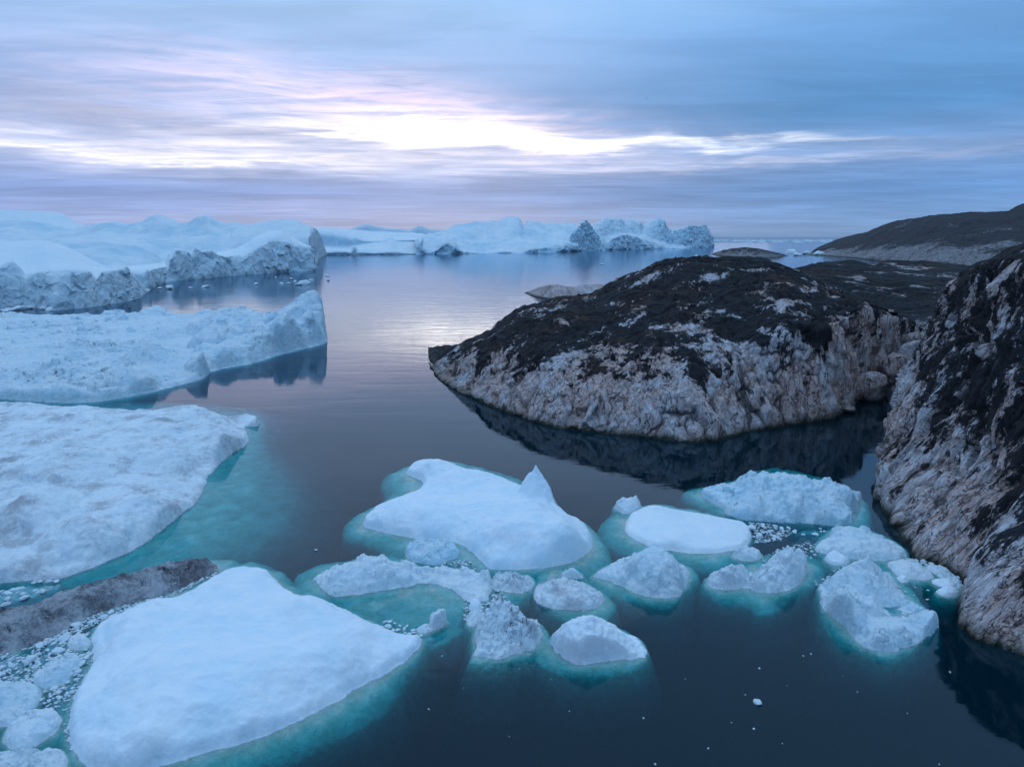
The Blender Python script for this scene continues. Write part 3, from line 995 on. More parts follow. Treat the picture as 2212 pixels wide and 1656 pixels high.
h2 = above(h0, [(1745, 548), (1797, 533), (1843, 526), (1927, 510), (2033, 500), (2121, 500), (2300, 500), (2600, 500)], 190)
h3 = above(h0, [(1745, 547.5), (1775, 534), (1807, 520), (1874, 500), (1934, 481), (2012, 469), (2068, 464), (2139, 461), (2181, 459), (2194, 449), (2212, 441), (2300, 430), (2600, 400)], 420)
rock('hill', 'long bare dark hill with a pale scoured shoreline in the right distance', None, [sunk(h0, -8, 5), h0, h1, h2, h3, at_water(h3, 300, -5)], [3, 26, 60, 80, 12], 520, M_HILL,
     kind='structure', seed=31, cell=22, amp=2.2, cell2=8, amp2=1.0, und=9, und_s=110, fine_=.8, fine_s=6, dark_v=.28, dark_w=.14, dark_n=.7, dark_s=60, su=1)
s0 = row((1132, 633), (1157, 641), (1192, 648), (1224, 648.5), (1262, 643), (1310, 640), (1380, 636))
s1 = above(s0, [(1132, 632.5), (1163, 622), (1178, 617), (1192, 614), (1210, 616), (1224, 620), (1245, 619), (1269, 614), (1301, 615), (1380, 618)], 16)
rock('rock_islet', 'low grey twin-humped rock point in the water behind the left shoulder of the island', 'rock islet', [sunk(s0, -4), s0, s1, at_water(s1, 22, -4)], [3, 40, 14],
     220, M_ROCK, seed=44, cell=4, amp=.5, cell2=1.6, amp2=.3, und=.8, und_s=12, dark_v=.9, dark_w=.3, dark_n=.5, su=1, group='small rock islets')
s0 = row((1536, 549.5), (1580, 555), (1640, 557), (1680, 556), (1703, 552.5))
s1 = above(s0, [(1536, 549), (1553, 543), (1575, 537.5), (1606, 534), (1638, 538), (1660, 542), (1680, 546), (1703, 552.2)], 60)
rock('rock_islet', 'small dark dome-shaped rock islet on the far side of the large island top', 'rock islet', [sunk(s0, -4), s0, s1, at_water(s1, 60, -4)], [3, 30, 12],
     160, M_HILL, seed=45, cell=9, amp=1.2, cell2=4, amp2=.7, und=2, und_s=40, dark_v=.45, dark_w=.3, dark_n=.6, su=1, group='small rock islets')


def boulder(label, px, py, Y, rx, ry, rz, rot, seed, mat=M_ROCK, dark=-.1, cat='boulder'):
    bm = bmesh.new()
    bmesh.ops.create_icosphere(bm, subdivisions=5, radius=1.0)
    V = np.array([v.co[:] for v in bm.verts])
    F = np.array([[v.index for v in f.verts] for f in bm.faces])
    bm.free()
    n = V / np.linalg.norm(V, axis=1, keepdims=True)
    rng = np.random.RandomState(seed)
    pl = rng.normal(size=(9, 3))
    pl /= np.linalg.norm(pl, axis=1, keepdims=True)
    s = np.ones(len(V))
    for k in pl:
        dt = n @ k
        s = np.minimum(s, np.where(dt > .2, rng.uniform(.62, .85) / np.maximum(dt, .2), 9))
    V = n * s[:, None] * (1 + .10 * fbm(n * 1.6, 4, seed)[:, None] + .03 * fbm(n * 7, 3, seed + 3)[:, None])
    V = V * (rx, ry, rz)
    c, s_ = math.cos(rot), math.sin(rot)
    V = np.stack([c * V[:, 0] - s_ * V[:, 1], s_ * V[:, 0] + c * V[:, 1], V[:, 2]], 1)
    o_ = PY(px, py, Y)
    V = V + o_
    e = worley(V / 2.0, seed)
    o = mesh_obj('boulder', V, F, mat, (o_[0], o_[1], max(0, o_[2] - rz)), attrs={'dark': np.full(len(V), dark) + .5 * fbm(V / 1.2, 3, seed), 'crack': sstep(e[1] - e[0], .05, .01) * .5})
    return tag(o, label, cat, 'boulders jammed in the cleft')


boulder('largest grey boulder jammed at the head of the dark water cleft', 1944, 792, 133, 4.2, 3.4, 3.6, .5, 5)
boulder('pale layered boulder resting above the largest one in the cleft', 1984, 762, 141, 4.2, 3.0, 2.6, .2, 6)
boulder('square-topped boulder standing in the dark water of the cleft', 1888, 838, 130, 3.0, 2.4, 3.6, 0, 7)
boulder('small round boulder perched above the cleft boulders', 1971, 733, 146, 2.0, 1.8, 1.8, 0, 9)
boulder('flat pale rock at the waterline by the cliff foot in the cleft', 1826, 884, 121, 2.0, 1.5, .9, .4, 11)

# ------------------------------------------------------------------ large bergs on the left
T = T1
W = row((-420, 705), (-200, 690), (0, 672), (160, 668), (330, 682), (450, 672), (560, 660), (660, 645), (760, 630), (850, 602), (866, 585), (900, 560), T=T)
t1 = above(W, [(-420, 440), (-100, 445), (0, 445), (30, 402), (75, 388), (120, 425), (155, 492), (190, 470), (230, 452), (300, 445), (420, 435), (520, 445), (575, 488), (610, 452), (700, 440),
               (735, 424), (752, 418), (780, 455), (820, 500), (862, 560), (900, 556)], 7, T)
t2 = above(W, [(-420, 430), (0, 436), (150, 445), (300, 440), (500, 432), (650, 438), (740, 440), (800, 480), (870, 550), (900, 555)], 32, T)
t3 = above(W, [(-420, 270), (0, 272), (100, 268), (200, 262), (280, 266), (400, 302), (500, 352), (600, 405), (680, 438), (760, 470), (850, 530), (900, 554)], 140, T)
berg('nearest cliffed iceberg at the left edge, smooth snow dome behind its dirty wall', [sunk(W), W, t1, t2, t3, at_water(t3, 120, -5)], [4, 64, 10, 50, 14], 560,
     cliff=2.0, cs=13, snow=.8, ss_=45, mat=M_MID, dirt=.34, seed=51, crag=.8, base=.12)
W = row((650, 590), (860, 562), (920, 547), (1000, 510), (1100, 500), (1200, 492), (1300, 484), (1400, 472), (1600, 460), (1750, 450), (1875, 446), (1893, 443), T=T)
t1 = above(W, [(650, 450), (860, 442), (930, 432), (1000, 422), (1022, 350), (1050, 312), (1095, 322), (1140, 345), (1168, 310), (1210, 332), (1260, 320), (1300, 348), (1350, 362), (1400, 355),
               (1450, 350), (1500, 330), (1560, 292), (1600, 272), (1660, 265), (1700, 270), (1750, 282), (1800, 290), (1855, 300), (1880, 345), (1893, 430)], 9, T)
t2 = above(W, [(650, 440), (1000, 418), (1050, 350), (1150, 350), (1300, 352), (1400, 340), (1470, 300), (1520, 250), (1560, 228), (1600, 212), (1640, 204), (1690, 206), (1740, 226), (1790, 262),
               (1850, 300), (1880, 350), (1893, 432)], 40, T)
t3 = above(W, [(650, 430), (1000, 400), (1200, 360), (1400, 320), (1600, 230), (1740, 250), (1850, 320), (1893, 435)], 110, T)
berg('jagged dirty-faced iceberg wall with crumbling pinnacles and a dark rounded right end', [sunk(W), W, t1, t2, t3, at_water(t3, 60, -5)], [4, 70, 26, 14, 8], 700,
     cliff=3.0, cs=20, snow=1.0, ss_=60, mat=M_MID, dirt=.36, seed=61, crag=1.3, base=.12)
W = row((1300, 423), (1872, 423), (1899, 398), (1925, 368), (1957, 351), T=T)
t1 = above(W, [(1300, 330), (1450, 260), (1860, 235), (1885, 222), (1900, 212), (1915, 232), (1928, 260), (1957, 348)], 12, T)
t2 = above(W, [(1300, 300), (1400, 190), (1511, 165), (1623, 142), (1736, 134), (1791, 148), (1878, 188), (1895, 205), (1920, 250), (1957, 349)], 120, T)
berg('smooth white rounded iceberg behind the dirty wall, its ribbed end face running to the water', [sunk(W), W, t1, t2, at_water(t2, 200, -5)], [4, 40, 50, 14], 300,
     cliff=2.5, cs=16, snow=1.2, ss_=80, dirt=.0, seed=71, blue=.35)
hl = lambda ys, Y: row(*[(x, y, Y) for x, y in ys], T=T)
hv = lambda pts_: row(*pts_, T=T)
b0 = hv([(-420, 470, 480), (300, 470, 480), (860, 470, 490), (960, 430, 600), (1100, 400, 680), (1300, 390, 700), (1700, 390, 720), (1880, 400, 740)])
b0b = hv([(-420, 400, 520), (300, 395, 520), (700, 420, 520), (860, 420, 530), (960, 410, 640), (1100, 370, 700), (1300, 360, 715), (1700, 370, 740), (1880, 395, 750)])
b1 = hv([(-420, 280, 640), (0, 280, 640), (200, 275, 640), (350, 258, 640), (500, 275, 640), (700, 300, 640), (850, 330, 640), (960, 380, 690), (1100, 345, 740), (1300, 318, 750), (1500, 292, 760), (1880, 330, 790)])
b2 = hl([(-420, 215), (0, 205), (200, 225), (350, 240), (600, 215), (800, 245), (1000, 250), (1150, 215), (1250, 190), (1350, 230), (1500, 240), (1700, 290), (1880, 310)], 820)
b3 = hl([(-420, 190), (0, 170), (100, 163), (220, 178), (330, 195), (450, 190), (550, 172), (620, 160), (700, 155), (760, 168), (860, 162), (900, 142), (950, 130), (1035, 138), (1060, 155),
         (1130, 162), (1165, 145), (1192, 126), (1230, 117), (1262, 126), (1300, 150), (1350, 170), (1420, 168), (1500, 180), (1600, 230), (1880, 300)], 900)
berg('broad snowy iceberg hills with a small pointed summit behind the cliffed bergs', [sunk(b0, -5), b0, b0b, b1, b2, b3, at_water(b3, 250, -5)], [3, 10, 50, 50, 50, 12], 620,
     cliff=3.0, cs=22, snow=9.0, ss_=70, dirt=.12, seed=81, blue=.9, steep_lo=.3, su=1)
b0 = hl([(-500, 215), (0, 215), (300, 215), (560, 215)], 1150)
b1 = hl([(-500, 130), (0, 135), (300, 140), (560, 190)], 1350)
b2 = hl([(-500, 75), (0, 84), (120, 88), (220, 88), (310, 94), (370, 106), (410, 130), (460, 168), (560, 200)], 1550)
berg('pale ridge of a far iceberg rising faintly above the others at the left edge', [sunk(b0, -20, 10), b0, b1, b2, at_water(b2, 300, -5)], [3, 24, 24, 8], 200, cliff=2.0, cs=40, snow=5.0, ss_=120,
     dirt=.05, seed=85, blue=.2)

# ------------------------------------------------------------------ far row of bergs
T = T2
W = row((10, 286), (90, 286), (200, 285), (330, 285), (500, 283), (575, 282), T=T)
t1 = above(W, [(10, 262), (90, 268), (140, 262), (215, 268), (232, 244), (248, 266), (330, 270), (420, 262), (500, 274), (575, 272)], 10, T)
t2 = above(W, [(10, 238), (150, 248), (200, 248), (250, 238), (330, 226), (380, 222), (395, 208), (410, 200), (425, 210), (440, 222), (575, 224)], 150, T)
t3 = above(W, [(10, 172), (60, 170), (120, 175), (190, 186), (215, 196), (240, 192), (270, 206), (320, 216), (400, 214), (575, 206)], 175, T)
t4 = above(W, [(10, 158), (120, 160), (300, 168), (520, 178), (575, 184)], 520, T)
berg('long flat-topped iceberg at the left end of the far row, with a shaded inner cliff', [sunk(W), W, t1, t2, t3, t4, at_water(t4, 200, -5)], [3, 14, 30, 26, 14, 8], 420, cliff=3, cs=22, snow=2.0,
     ss_=90, dirt=.3, seed=91, blue=.45, su=1)
W = row((535, 283), (640, 281), (770, 279), (900, 277), (1050, 276), (1220, 272), (1330, 268), T=T)
t1 = above(W, [(535, 250), (548, 224), (558, 220), (566, 242), (600, 262), (635, 250), (660, 232), (685, 224), (715, 236), (750, 262), (800, 272), (900, 269), (1000, 262), (1100, 252), (1160, 240), (1330, 236)], 12, T)
t2 = above(W, [(535, 214), (600, 200), (680, 195), (760, 202), (860, 222), (950, 215), (1050, 208), (1150, 210), (1230, 200), (1330, 200)], 140, T)
t3 = above(W, [(535, 206), (600, 190), (655, 182), (700, 160), (730, 148), (780, 142), (820, 124), (865, 121), (905, 114), (935, 124), (960, 108), (1000, 103), (1038, 108), (1048, 120), (1066, 142), (1085, 122),
               (1130, 125), (1190, 135), (1230, 136), (1268, 124), (1330, 140)], 330, T)
berg('widest snowy many-humped iceberg in the middle of the far row', [sunk(W), W, t1, t2, t3, at_water(t3, 200, -5)], [3, 26, 40, 40, 10], 640, cliff=7, cs=26, snow=13, ss_=100, dirt=.35, seed=95,
     blue=.8, su=1, crag=3)
W = row((1212, 271), (1250, 269), (1290, 268), (1400, 265), (1462, 263), T=T)
t1 = above(W, [(1212, 266), (1225, 250), (1262, 236), (1275, 229), (1286, 240), (1291, 192), (1302, 176), (1322, 158), (1346, 130), (1368, 116), (1386, 130), (1402, 152), (1420, 188), (1440, 226), (1462, 261)], 25, T)
berg('dark blue-grey pyramid-shaped iceberg standing in front of the far row', [sunk(W), W, t1, at_water(t1, 60, -5)], [3, 60, 20], 240, cliff=4.5, cs=24, snow=.5, ss_=60, dirt=.6, seed=97, blue=.8, su=0,
     steep_lo=.05, crag=3)
W = row((1395, 264), (1460, 262), (1600, 258), (1790, 255), (1862, 252), T=T)
t1 = above(W, [(1395, 240), (1460, 234), (1500, 210), (1535, 192), (1570, 190), (1620, 204), (1680, 222), (1740, 238), (1790, 250), (1862, 250)], 15, T)
t2 = above(W, [(1395, 200), (1460, 190), (1520, 180), (1600, 182), (1680, 200), (1760, 225), (1862, 248)], 60, T)
t3 = above(W, [(1395, 150), (1428, 124), (1455, 110), (1480, 105), (1510, 110), (1535, 107), (1560, 122), (1600, 114), (1630, 126), (1645, 152), (1658, 134), (1690, 115), (1720, 107), (1745, 116), (1770, 148),
               (1800, 185), (1830, 216), (1862, 246)], 150, T)
berg('craggy twin-domed iceberg right of the dark pyramid in the far row', [sunk(W), W, t1, t2, t3, at_water(t3, 100, -5)], [3, 24, 20, 50, 10], 420, cliff=7, cs=28, snow=4, ss_=60, dirt=.55, seed=101,
     blue=.6, su=0, steep_lo=.1, crag=4)
W = row((1772, 253), (1870, 251), (1980, 247), (1994, 246), T=T)
t1 = above(W, [(1772, 245), (1800, 240), (1860, 236), (1900, 226), (1950, 220), (1972, 196), (1986, 206), (1994, 242)], 15, T)
t2 = above(W, [(1772, 200), (1795, 162), (1840, 156), (1870, 146), (1900, 143), (1930, 146), (1950, 135), (1962, 144), (1971, 170), (1988, 200), (1994, 240)], 70, T)
berg('squarish broken iceberg with an upright end at the right tip of the far row', [sunk(W), W, t1, t2, at_water(t2, 60, -5)], [3, 30, 40, 8], 260, cliff=6, cs=26, snow=2, ss_=60, dirt=.5, seed=105,
     blue=.6, su=0, steep_lo=.1, crag=4)
W = row((120, 240), (700, 238), (760, 238), T=T)
t1 = above(W, [(120, 185), (200, 164), (235, 150), (255, 141), (290, 132), (330, 144), (370, 150), (420, 158), (500, 166), (525, 152), (545, 144), (570, 148), (600, 162), (690, 164), (760, 170)], 60, T)
berg('faint hazy blue iceberg on the skyline behind the flat-topped one', [sunk(W), W, t1, at_water(t1, 200, -5)], [3, 24, 6], 200, cliff=6, cs=60, snow=4, ss_=150, dirt=.6, seed=107, blue=.8, su=0)

# ------------------------------------------------------------------ mid-distance floe with the tall fin
floe('snow-covered berg with a tall curved fin at its right end and a grey-blue broken edge', [
    (-500, 1205), (0, 1213), (300, 1234), (540, 1240), (700, 1213), (900, 1178), (1080, 1128), (1250, 1083), (1265, 1045), (1400, 1022), (1550, 992), (1680, 946), (1850, 906),
    (1957, 881), (1962, 850), (1945, 810), (1925, 765), (1880, 745), (1760, 750), (1640, 708, 4), (1500, 656, 5.5), (1340, 652, 5.5), (1280, 690, 3.5), (1000, 692, 3), (850, 690, 3), (600, 697, 2.5), (350, 705, 2),
    (0, 695, 2), (-500, 690, 2)], T1, h=2.0,
    pts=[(0, 1180, .9), (300, 1200, .9), (540, 1200, .9), (760, 1160, 1.0), (950, 1120, 1.5), (1700, 700, 7.0), (1650, 730, 4.6), (1800, 690, 9.2), (1720, 740, 7.0),
         (1500, 800, 3.4), (1500, 700, 4.5), (1600, 760, 4.2), (1340, 830, 3), (1350, 920, 3.2), (1200, 900, 2.2), (1100, 800, 2.4), (900, 780, 2.2), (700, 800, 2), (400, 780, 2), (100, 780, 1.8), (200, 900, 2), (500, 950, 2),
         (800, 900, 2.3), (100, 1050, 1.6), (600, 1080, 1.8), (950, 1020, 2.4), (1180, 1000, 2.4)],
    ridges=[[(300, 1205, 1.0), (540, 1212, 1.0), (760, 1165, 1.1), (950, 1120, 1.6), (1100, 1080, 2.3), (1180, 1040, 3.0), (1240, 1000, 3.6), (1262, 975, 4.0), (1290, 930, 4.5), (1350, 915, 4.6), (1400, 905, 4.6), (1450, 880, 5.2), (1500, 868, 5.3), (1540, 845, 5.9),
              (1600, 832, 6.2), (1660, 780, 7.2), (1700, 772, 7.2), (1750, 745, 7.9), (1800, 745, 8.0), (1850, 722, 8.6), (1900, 700, 9.1), (1935, 712, 8.6), (1955, 720, 8.2)],
             [(1690, 705, 7.0), (1730, 670, 8.8), (1760, 655, 10.2), (1800, 668, 9.8), (1850, 690, 9.4)]],
    fins=[([(1740, 660, 8.2), (1775, 630, 9.6), (1795, 606, 11.2), (1818, 588, 12.8), (1848, 573, 13.9), (1885, 568, 14.2)], 7.0, .48)], shelf_k=1.02,
    bumps=[(1320, 720, 878, 7.5, .45, 1.1), (900, 838, 990, 7.5, 1.2), (1420, 650, 745, 16, .6, .7), (800, 1003, 1100, 4.5, .5), (440, 1158, 1212, 6.5, .7), (1000, 762, 830, 6, .9), (520, 850, 900, 5, 1),
           (935, 640, 705, 6, .9), (1112, 638, 690, 6, .8), (350, 1090, 1170, 9, .8), (400, 988, 1040, 5, .7), (1240, 915, 985, 4.5, .35), (1480, 830, 870, 6, .5), (100, 1145, 1190, 8, .6), (700, 1130, 1150, 3, .8)],
    edge=2.2, prof=2.4, res=.30, dmax=5, und=.9, und_s=13, rough=.38, rough_s=3.2, warp=.8, warp_s=4, dirt=.12, blue=.28, mat=M_BERGNEAR, crag=.5, crag_s=5.5, cliff=1.1, cliff_s=3.4, steepdirt=.2, margin=1.0, bump_k=.8, blocks=(110, .7, 4.0, .38), name='iceberg', cat='iceberg', soft=.6)

# ------------------------------------------------------------------ left: dirty snow floe and dark debris berg
floe('wide grey-flecked snowy floe at the left with turquoise water along its edge', [
    (-420, 40, 2.0), (0, 25, 2.5), (200, 40, 2.5), (420, 47, 2.5), (600, 62, 2.2), (700, 62, 2.2), (760, 50, 3), (880, 45, 3.2), (960, 80, 2.5), (1010, 92, 1.5), (1060, 88, 1), (1110, 80, 1.2), (1148, 100, 1), (1152, 146),
    (1075, 147), (1100, 180), (1104, 216), (1080, 236), (1010, 276), (960, 330), (905, 378), (914, 402), (890, 460), (840, 512), (760, 570), (680, 640), (600, 690), (500, 732), (400, 772), (330, 802), (290, 820),
    (150, 828), (0, 842), (-420, 860)], T3,
    shelf=[(-420, 30), (700, 30), (1160, 60), (1190, 150), (1170, 215), (1240, 320), (1300, 420), (1285, 520), (1200, 620), (1080, 705), (960, 745), (700, 830), (500, 860), (300, 860), (0, 870), (-420, 880)],
    h=2.4, pts=[(100, 300, 2.8), (400, 250, 3.0), (700, 250, 2.8), (880, 70, 3.9), (800, 90, 3.4), (1000, 150, 2.6), (1060, 190, 1.4), (1130, 110, 1.2), (600, 450, 2.1), (300, 550, 1.9), (100, 560, 2.0), (100, 700, 1.1), (0, 780, .7), (200, 780, .6), (-200, 700, 1.3), (800, 430, 1.3), (600, 600, .9), (400, 690, .8)],
    bumps=[(280, 102, 200, 6.5, .7, 1), (300, 180, 290, 7.5, .7, .9), (270, 450, 520, 4.0, .7), (360, 466, 580, 4.2, .6), (680, 180, 260, 5, .8), (90, 180, 240, 5, .7), (600, 410, 500, 5, .9), (60, 670, 730, 3, .7),
           (960, 100, 200, 5, .8), (160, 405, 470, 4, .8), (20, 430, 520, 4, .7)],
    edge=1.1, prof=2.2, res=.17, dmax=1.5, und=.7, und_s=8, rough=.20, rough_s=1.8, warp=.45, warp_s=2.2, cliff=.15, bump_k=.42, blocks=(45, .5, 2.2, .25), dirt=.62, blue=.08, mat=M_DIRTY, drop=.28, soft=.25, d0=.38, fold=False, lip=.35)
floe('dark grey debris-covered ice ridge lying between the flecked floe and the big smooth one', [
    (-420, 1040, 1), (0, 948, 1), (150, 912, 1), (300, 852, 1), (450, 818, .8), (600, 782, .8), (720, 745, .8), (850, 720, .7), (930, 722, .6), (965, 760), (972, 790), (880, 830), (750, 885), (690, 900), (560, 935), (450, 965),
    (300, 1040), (150, 1110), (0, 1165), (-420, 1250)], T3, h=1.0, pts=[(900, 750, .8), (700, 810, 1.1), (450, 880, 1.2), (200, 980, 1.3), (0, 1040, 1.3), (-300, 1120, 1.3)],
    edge=1.6, prof=2.0, res=.07, dmax=1.6, und=.3, und_s=2.5, rough=.22, rough_s=.6, warp=.5, warp_s=1.0, crag=.2, crag_s=.7, dirt=.8, blue=.0, mat=M_MORAINE, name='debris_berg', cat='dirty ice ridge')

# ------------------------------------------------------------------ large smooth floe in the foreground
floe('largest smooth white floe in the left foreground with a green submerged rim', [
    (1090, 752, .8), (1205, 768, .8), (1195, 800), (1240, 850), (1300, 900), (1375, 890, 1.5), (1634, 1010, .5), (1690, 1050), (1780, 1080), (1860, 1078), (1872, 1100), (1830, 1160), (1760, 1210), (1700, 1250), (1634, 1275),
    (1430, 1400), (1150, 1530), (880, 1600), (700, 1656), (560, 1700), (420, 1680), (330, 1590), (300, 1490), (318, 1400), (340, 1320), (400, 1225), (425, 1190), (408, 1110), (415, 1050), (460, 1020), (530, 990), (590, 930, .5),
    (690, 900, .5), (760, 918), (810, 908), (900, 848), (1000, 792)], T3,
    shelf=[(1100, 720), (1250, 760), (1330, 860), (1420, 860), (1700, 980), (1880, 1060), (1930, 1090), (1880, 1180), (1800, 1270), (1750, 1350), (1640, 1440), (1400, 1560), (1100, 1680), (800, 1770), (500, 1780), (300, 1700), (240, 1600), (240, 1400), (300, 1250),
           (350, 1100), (450, 960), (700, 860), (900, 800)],
    h=1.5, pts=[(1100, 790, 1.3), (1000, 880, 1.2), (690, 930, 1.3), (760, 960, .6), (600, 1040, 1.5), (520, 1100, 1.5), (600, 1125, 1.0), (480, 1180, .9), (800, 1090, 1.2), (700, 1180, 2.2), (600, 1280, 2.2), (1000, 1150, 2.0), (1375, 905, 2.7), (1330, 930, 2.5),
                (1480, 960, 2.2), (1600, 1040, 1.7), (1250, 990, 1.9), (1180, 930, 1.2), (900, 1400, 1.7), (1300, 1250, 1.7), (500, 1450, 1.5), (650, 1560, 1.2), (1550, 1200, 1.3), (1760, 1130, .7), (1700, 1090, .9), (1100, 1450, 1.2)],
    edge=1.0, prof=2.3, res=.085, dmax=2.4, folds=.2, fold_s=4.2, und=.6, und_s=5.0, rough=.07, rough_s=1.4, warp=.22, warp_s=.9, blue=.22, drop=2.5, soft=.35)

# ------------------------------------------------------------------ central floe with the spike
floe('central smooth floe topped by a single sharp ice spike', [
    (705, 155, .6), (760, 110, .8), (830, 90, 1), (950, 90, 1), (1040, 135, 1), (1130, 155, 1.2), (1270, 185, 1.2), (1370, 235, 1), (1430, 258, 1), (1520, 270), (1590, 345), (1620, 400), (1720, 465), (1800, 512), (1835, 580),
    (1822, 650), (1760, 700), (1640, 740), (1450, 760), (1250, 765), (1200, 745), (1150, 690), (1080, 625), (1000, 590), (860, 582), (700, 562), (560, 532), (470, 507), (455, 480), (490, 410, .5), (540, 365, .6), (650, 325, .6), (780, 290, .5), (835, 240), (760, 207)], T4,
    shelf=[(565, 215), (600, 180), (700, 145), (900, 75), (1300, 165), (1590, 290), (1650, 400), (1800, 470), (1900, 560), (1965, 700), (1900, 770), (1700, 800), (1400, 805), (1150, 790), (1000, 745), (800, 720), (650, 690),
           (500, 600), (340, 570), (330, 510), (380, 440), (480, 395), (600, 330), (575, 280)],
    h=1.7, pts=[(860, 130, 1.7), (1000, 190, 1.8), (900, 260, 1.0), (1150, 220, 1.7), (1080, 300, 1.2), (620, 380, 1.9), (560, 470, 1.1), (800, 420, 2.0), (1000, 430, 1.9), (1150, 420, 2.0), (1350, 400, 2.9), (1300, 500, 3.0), (1480, 350, 3.2), (1100, 560, 1.7),
                (1600, 540, 2.5), (1700, 560, 2.0), (1500, 680, 1.6), (1350, 690, 1.4), (1270, 260, 1.7)],
    bumps=[(1495, 132, 345, 2.3, 1.35, .8), (1475, 185, 340, 1.6, .9), (1530, 225, 350, 2.2, 1.2), (1640, 478, 560, 3.2, 1.2)],
    edge=.9, prof=2.2, res=.085, dmax=1.7, folds=.16, fold_s=2.2, und=.3, und_s=3.2, rough=.05, rough_s=.7, warp=.22, warp_s=1.0, blue=.25, drop=2.2, power=3)

# ------------------------------------------------------------------ the smaller floes around it
floe('small blocky blue-white floe touching the near side of the spiked floe', [(712, 642), (730, 604), (860, 590, .5), (985, 598, .5), (1045, 655), (1020, 692), (950, 712), (920, 740), (800, 727), (720, 700)], T4, h=1.1,
     shelf=[(690, 640), (720, 580), (1000, 580), (1070, 660), (1040, 720), (950, 760), (780, 745), (700, 720)], edge=.5, res=.06, rough=.14, rough_s=.5, blue=.45, mat=M_ROUGH, warp=.2, warp_s=.6, dmax=1.5, crag=.15, crag_s=.9)
floe('humped white floe trailing a rubbly arm of broken ice toward the centre', [
    (155, 812), (200, 775, .5), (400, 700, 1), (560, 670, 1.3), (620, 700, 1), (720, 722, .6), (850, 737, .4), (990, 742, .4), (1080, 752, .3), (1150, 790), (1200, 772), (1235, 830), (1230, 900), (1200, 960), (1060, 945),
    (1020, 900), (950, 862), (830, 836), (740, 862), (560, 890), (400, 915), (270, 925), (200, 870)], T4,
    shelf=[(30, 850), (60, 780), (150, 722), (300, 705), (560, 640), (900, 700), (1240, 780), (1260, 900), (1220, 990), (1080, 1090), (960, 1190), (780, 1240), (600, 1150), (450, 1040), (250, 950), (60, 930)],
    h=.6, pts=[(300, 790, 1.3), (450, 740, 1.7), (560, 700, 1.9), (600, 800, 1.0), (400, 850, 1.0), (750, 790, .5), (900, 790, .5), (1050, 830, .45), (1150, 880, .5), (1205, 800, .9), (1120, 820, .1), (980, 820, .1), (820, 800, .15)], awash=.3, bumps=[(1212, 765, 830, .8, .8)],
    edge=.6, res=.075, dmax=1.5, und=.15, und_s=2, rough=.16, rough_s=.6, warp=.25, warp_s=.8, dirt=.16, blue=.15, mat=M_ROUGH, drop=2.5, d0=.35, soft=.3)
floe('tiny upright ice cube standing above a rubbly strip right of the big smooth floe', [(765, 1122), (820, 1095), (880, 1082), (888, 1030, .5), (925, 1020, .6), (962, 1040, .4), (970, 1080), (900, 1122), (820, 1150)], T4, h=.35,
     bumps=[(928, 1005, 1085, .95, .3)], edge=.3, res=.045, rough=.12, rough_s=.3, blue=.1, mat=M_ROUGH, dmax=.6, warp=.15, warp_s=.4)
floe('small round ice lump just below the rubbly arm tip', [(1088, 985), (1100, 962), (1135, 955), (1170, 968), (1172, 990), (1140, 1010), (1100, 1008)], T4, h=.5, edge=.35, res=.04, rough=.08, rough_s=.3, dmax=.5)
floe('small crumbly ice lump left of the rough grey chunk', [(1075, 1060), (1085, 1025), (1130, 1018), (1200, 1025), (1210, 1050), (1145, 1075), (1140, 1100), (1100, 1108)], T4, h=.45, edge=.3, res=.045, rough=.16, rough_s=.3, dmax=.6, mat=M_ROUGH, dirt=.25)
floe('ragged rubble floe right of the arm tip, below the spiked floe', [(1230, 812), (1290, 780, .3), (1400, 795, .3), (1450, 782, .3), (1490, 832), (1460, 890), (1390, 910), (1300, 885), (1225, 880)], T4, h=.65,
     shelf=[(1215, 800), (1300, 760), (1460, 765), (1510, 830), (1480, 920), (1330, 980), (1230, 930)], edge=.45, res=.05, rough=.22, rough_s=.5, crag=.28, crag_s=.7, warp=.3, warp_s=.5, dmax=1.3, mat=M_ROUGH, dirt=.15)
floe('rounded grey-speckled floe with a wide pale submerged edge, above the pyramid-shaped one', [(1473, 912), (1500, 862), (1560, 830, .5), (1660, 812, .6), (1760, 832, .5), (1850, 885), (1915, 932), (1900, 970), (1800, 1008), (1650, 1002), (1520, 980), (1480, 952)], T4, h=1.1,
     shelf=[(1470, 950), (1490, 780), (1560, 752), (1760, 752), (1820, 830), (1960, 930), (1985, 975), (1940, 1045), (1850, 1080), (1700, 1065), (1560, 1020)], edge=.6, res=.055, rough=.09, rough_s=.3, dirt=.6, mat=M_DIRTY, dmax=1.1, warp=.2, warp_s=.7, d0=.25)
floe('thin awash ice plate with two small knobs behind the grey-speckled floe', [(1640, 800), (1670, 785), (1700, 772), (1750, 780), (1790, 815), (1730, 822)], T4, h=.3, bumps=[(1640, 765, 795, .5, .5), (1715, 762, 800, .8, .5)],
     shelf=[(1500, 830), (1510, 780), (1560, 758), (1760, 758), (1810, 830)], edge=.3, res=.05, rough=.1, rough_s=.4, dmax=.5, mat=M_ROUGH, d0=.1)
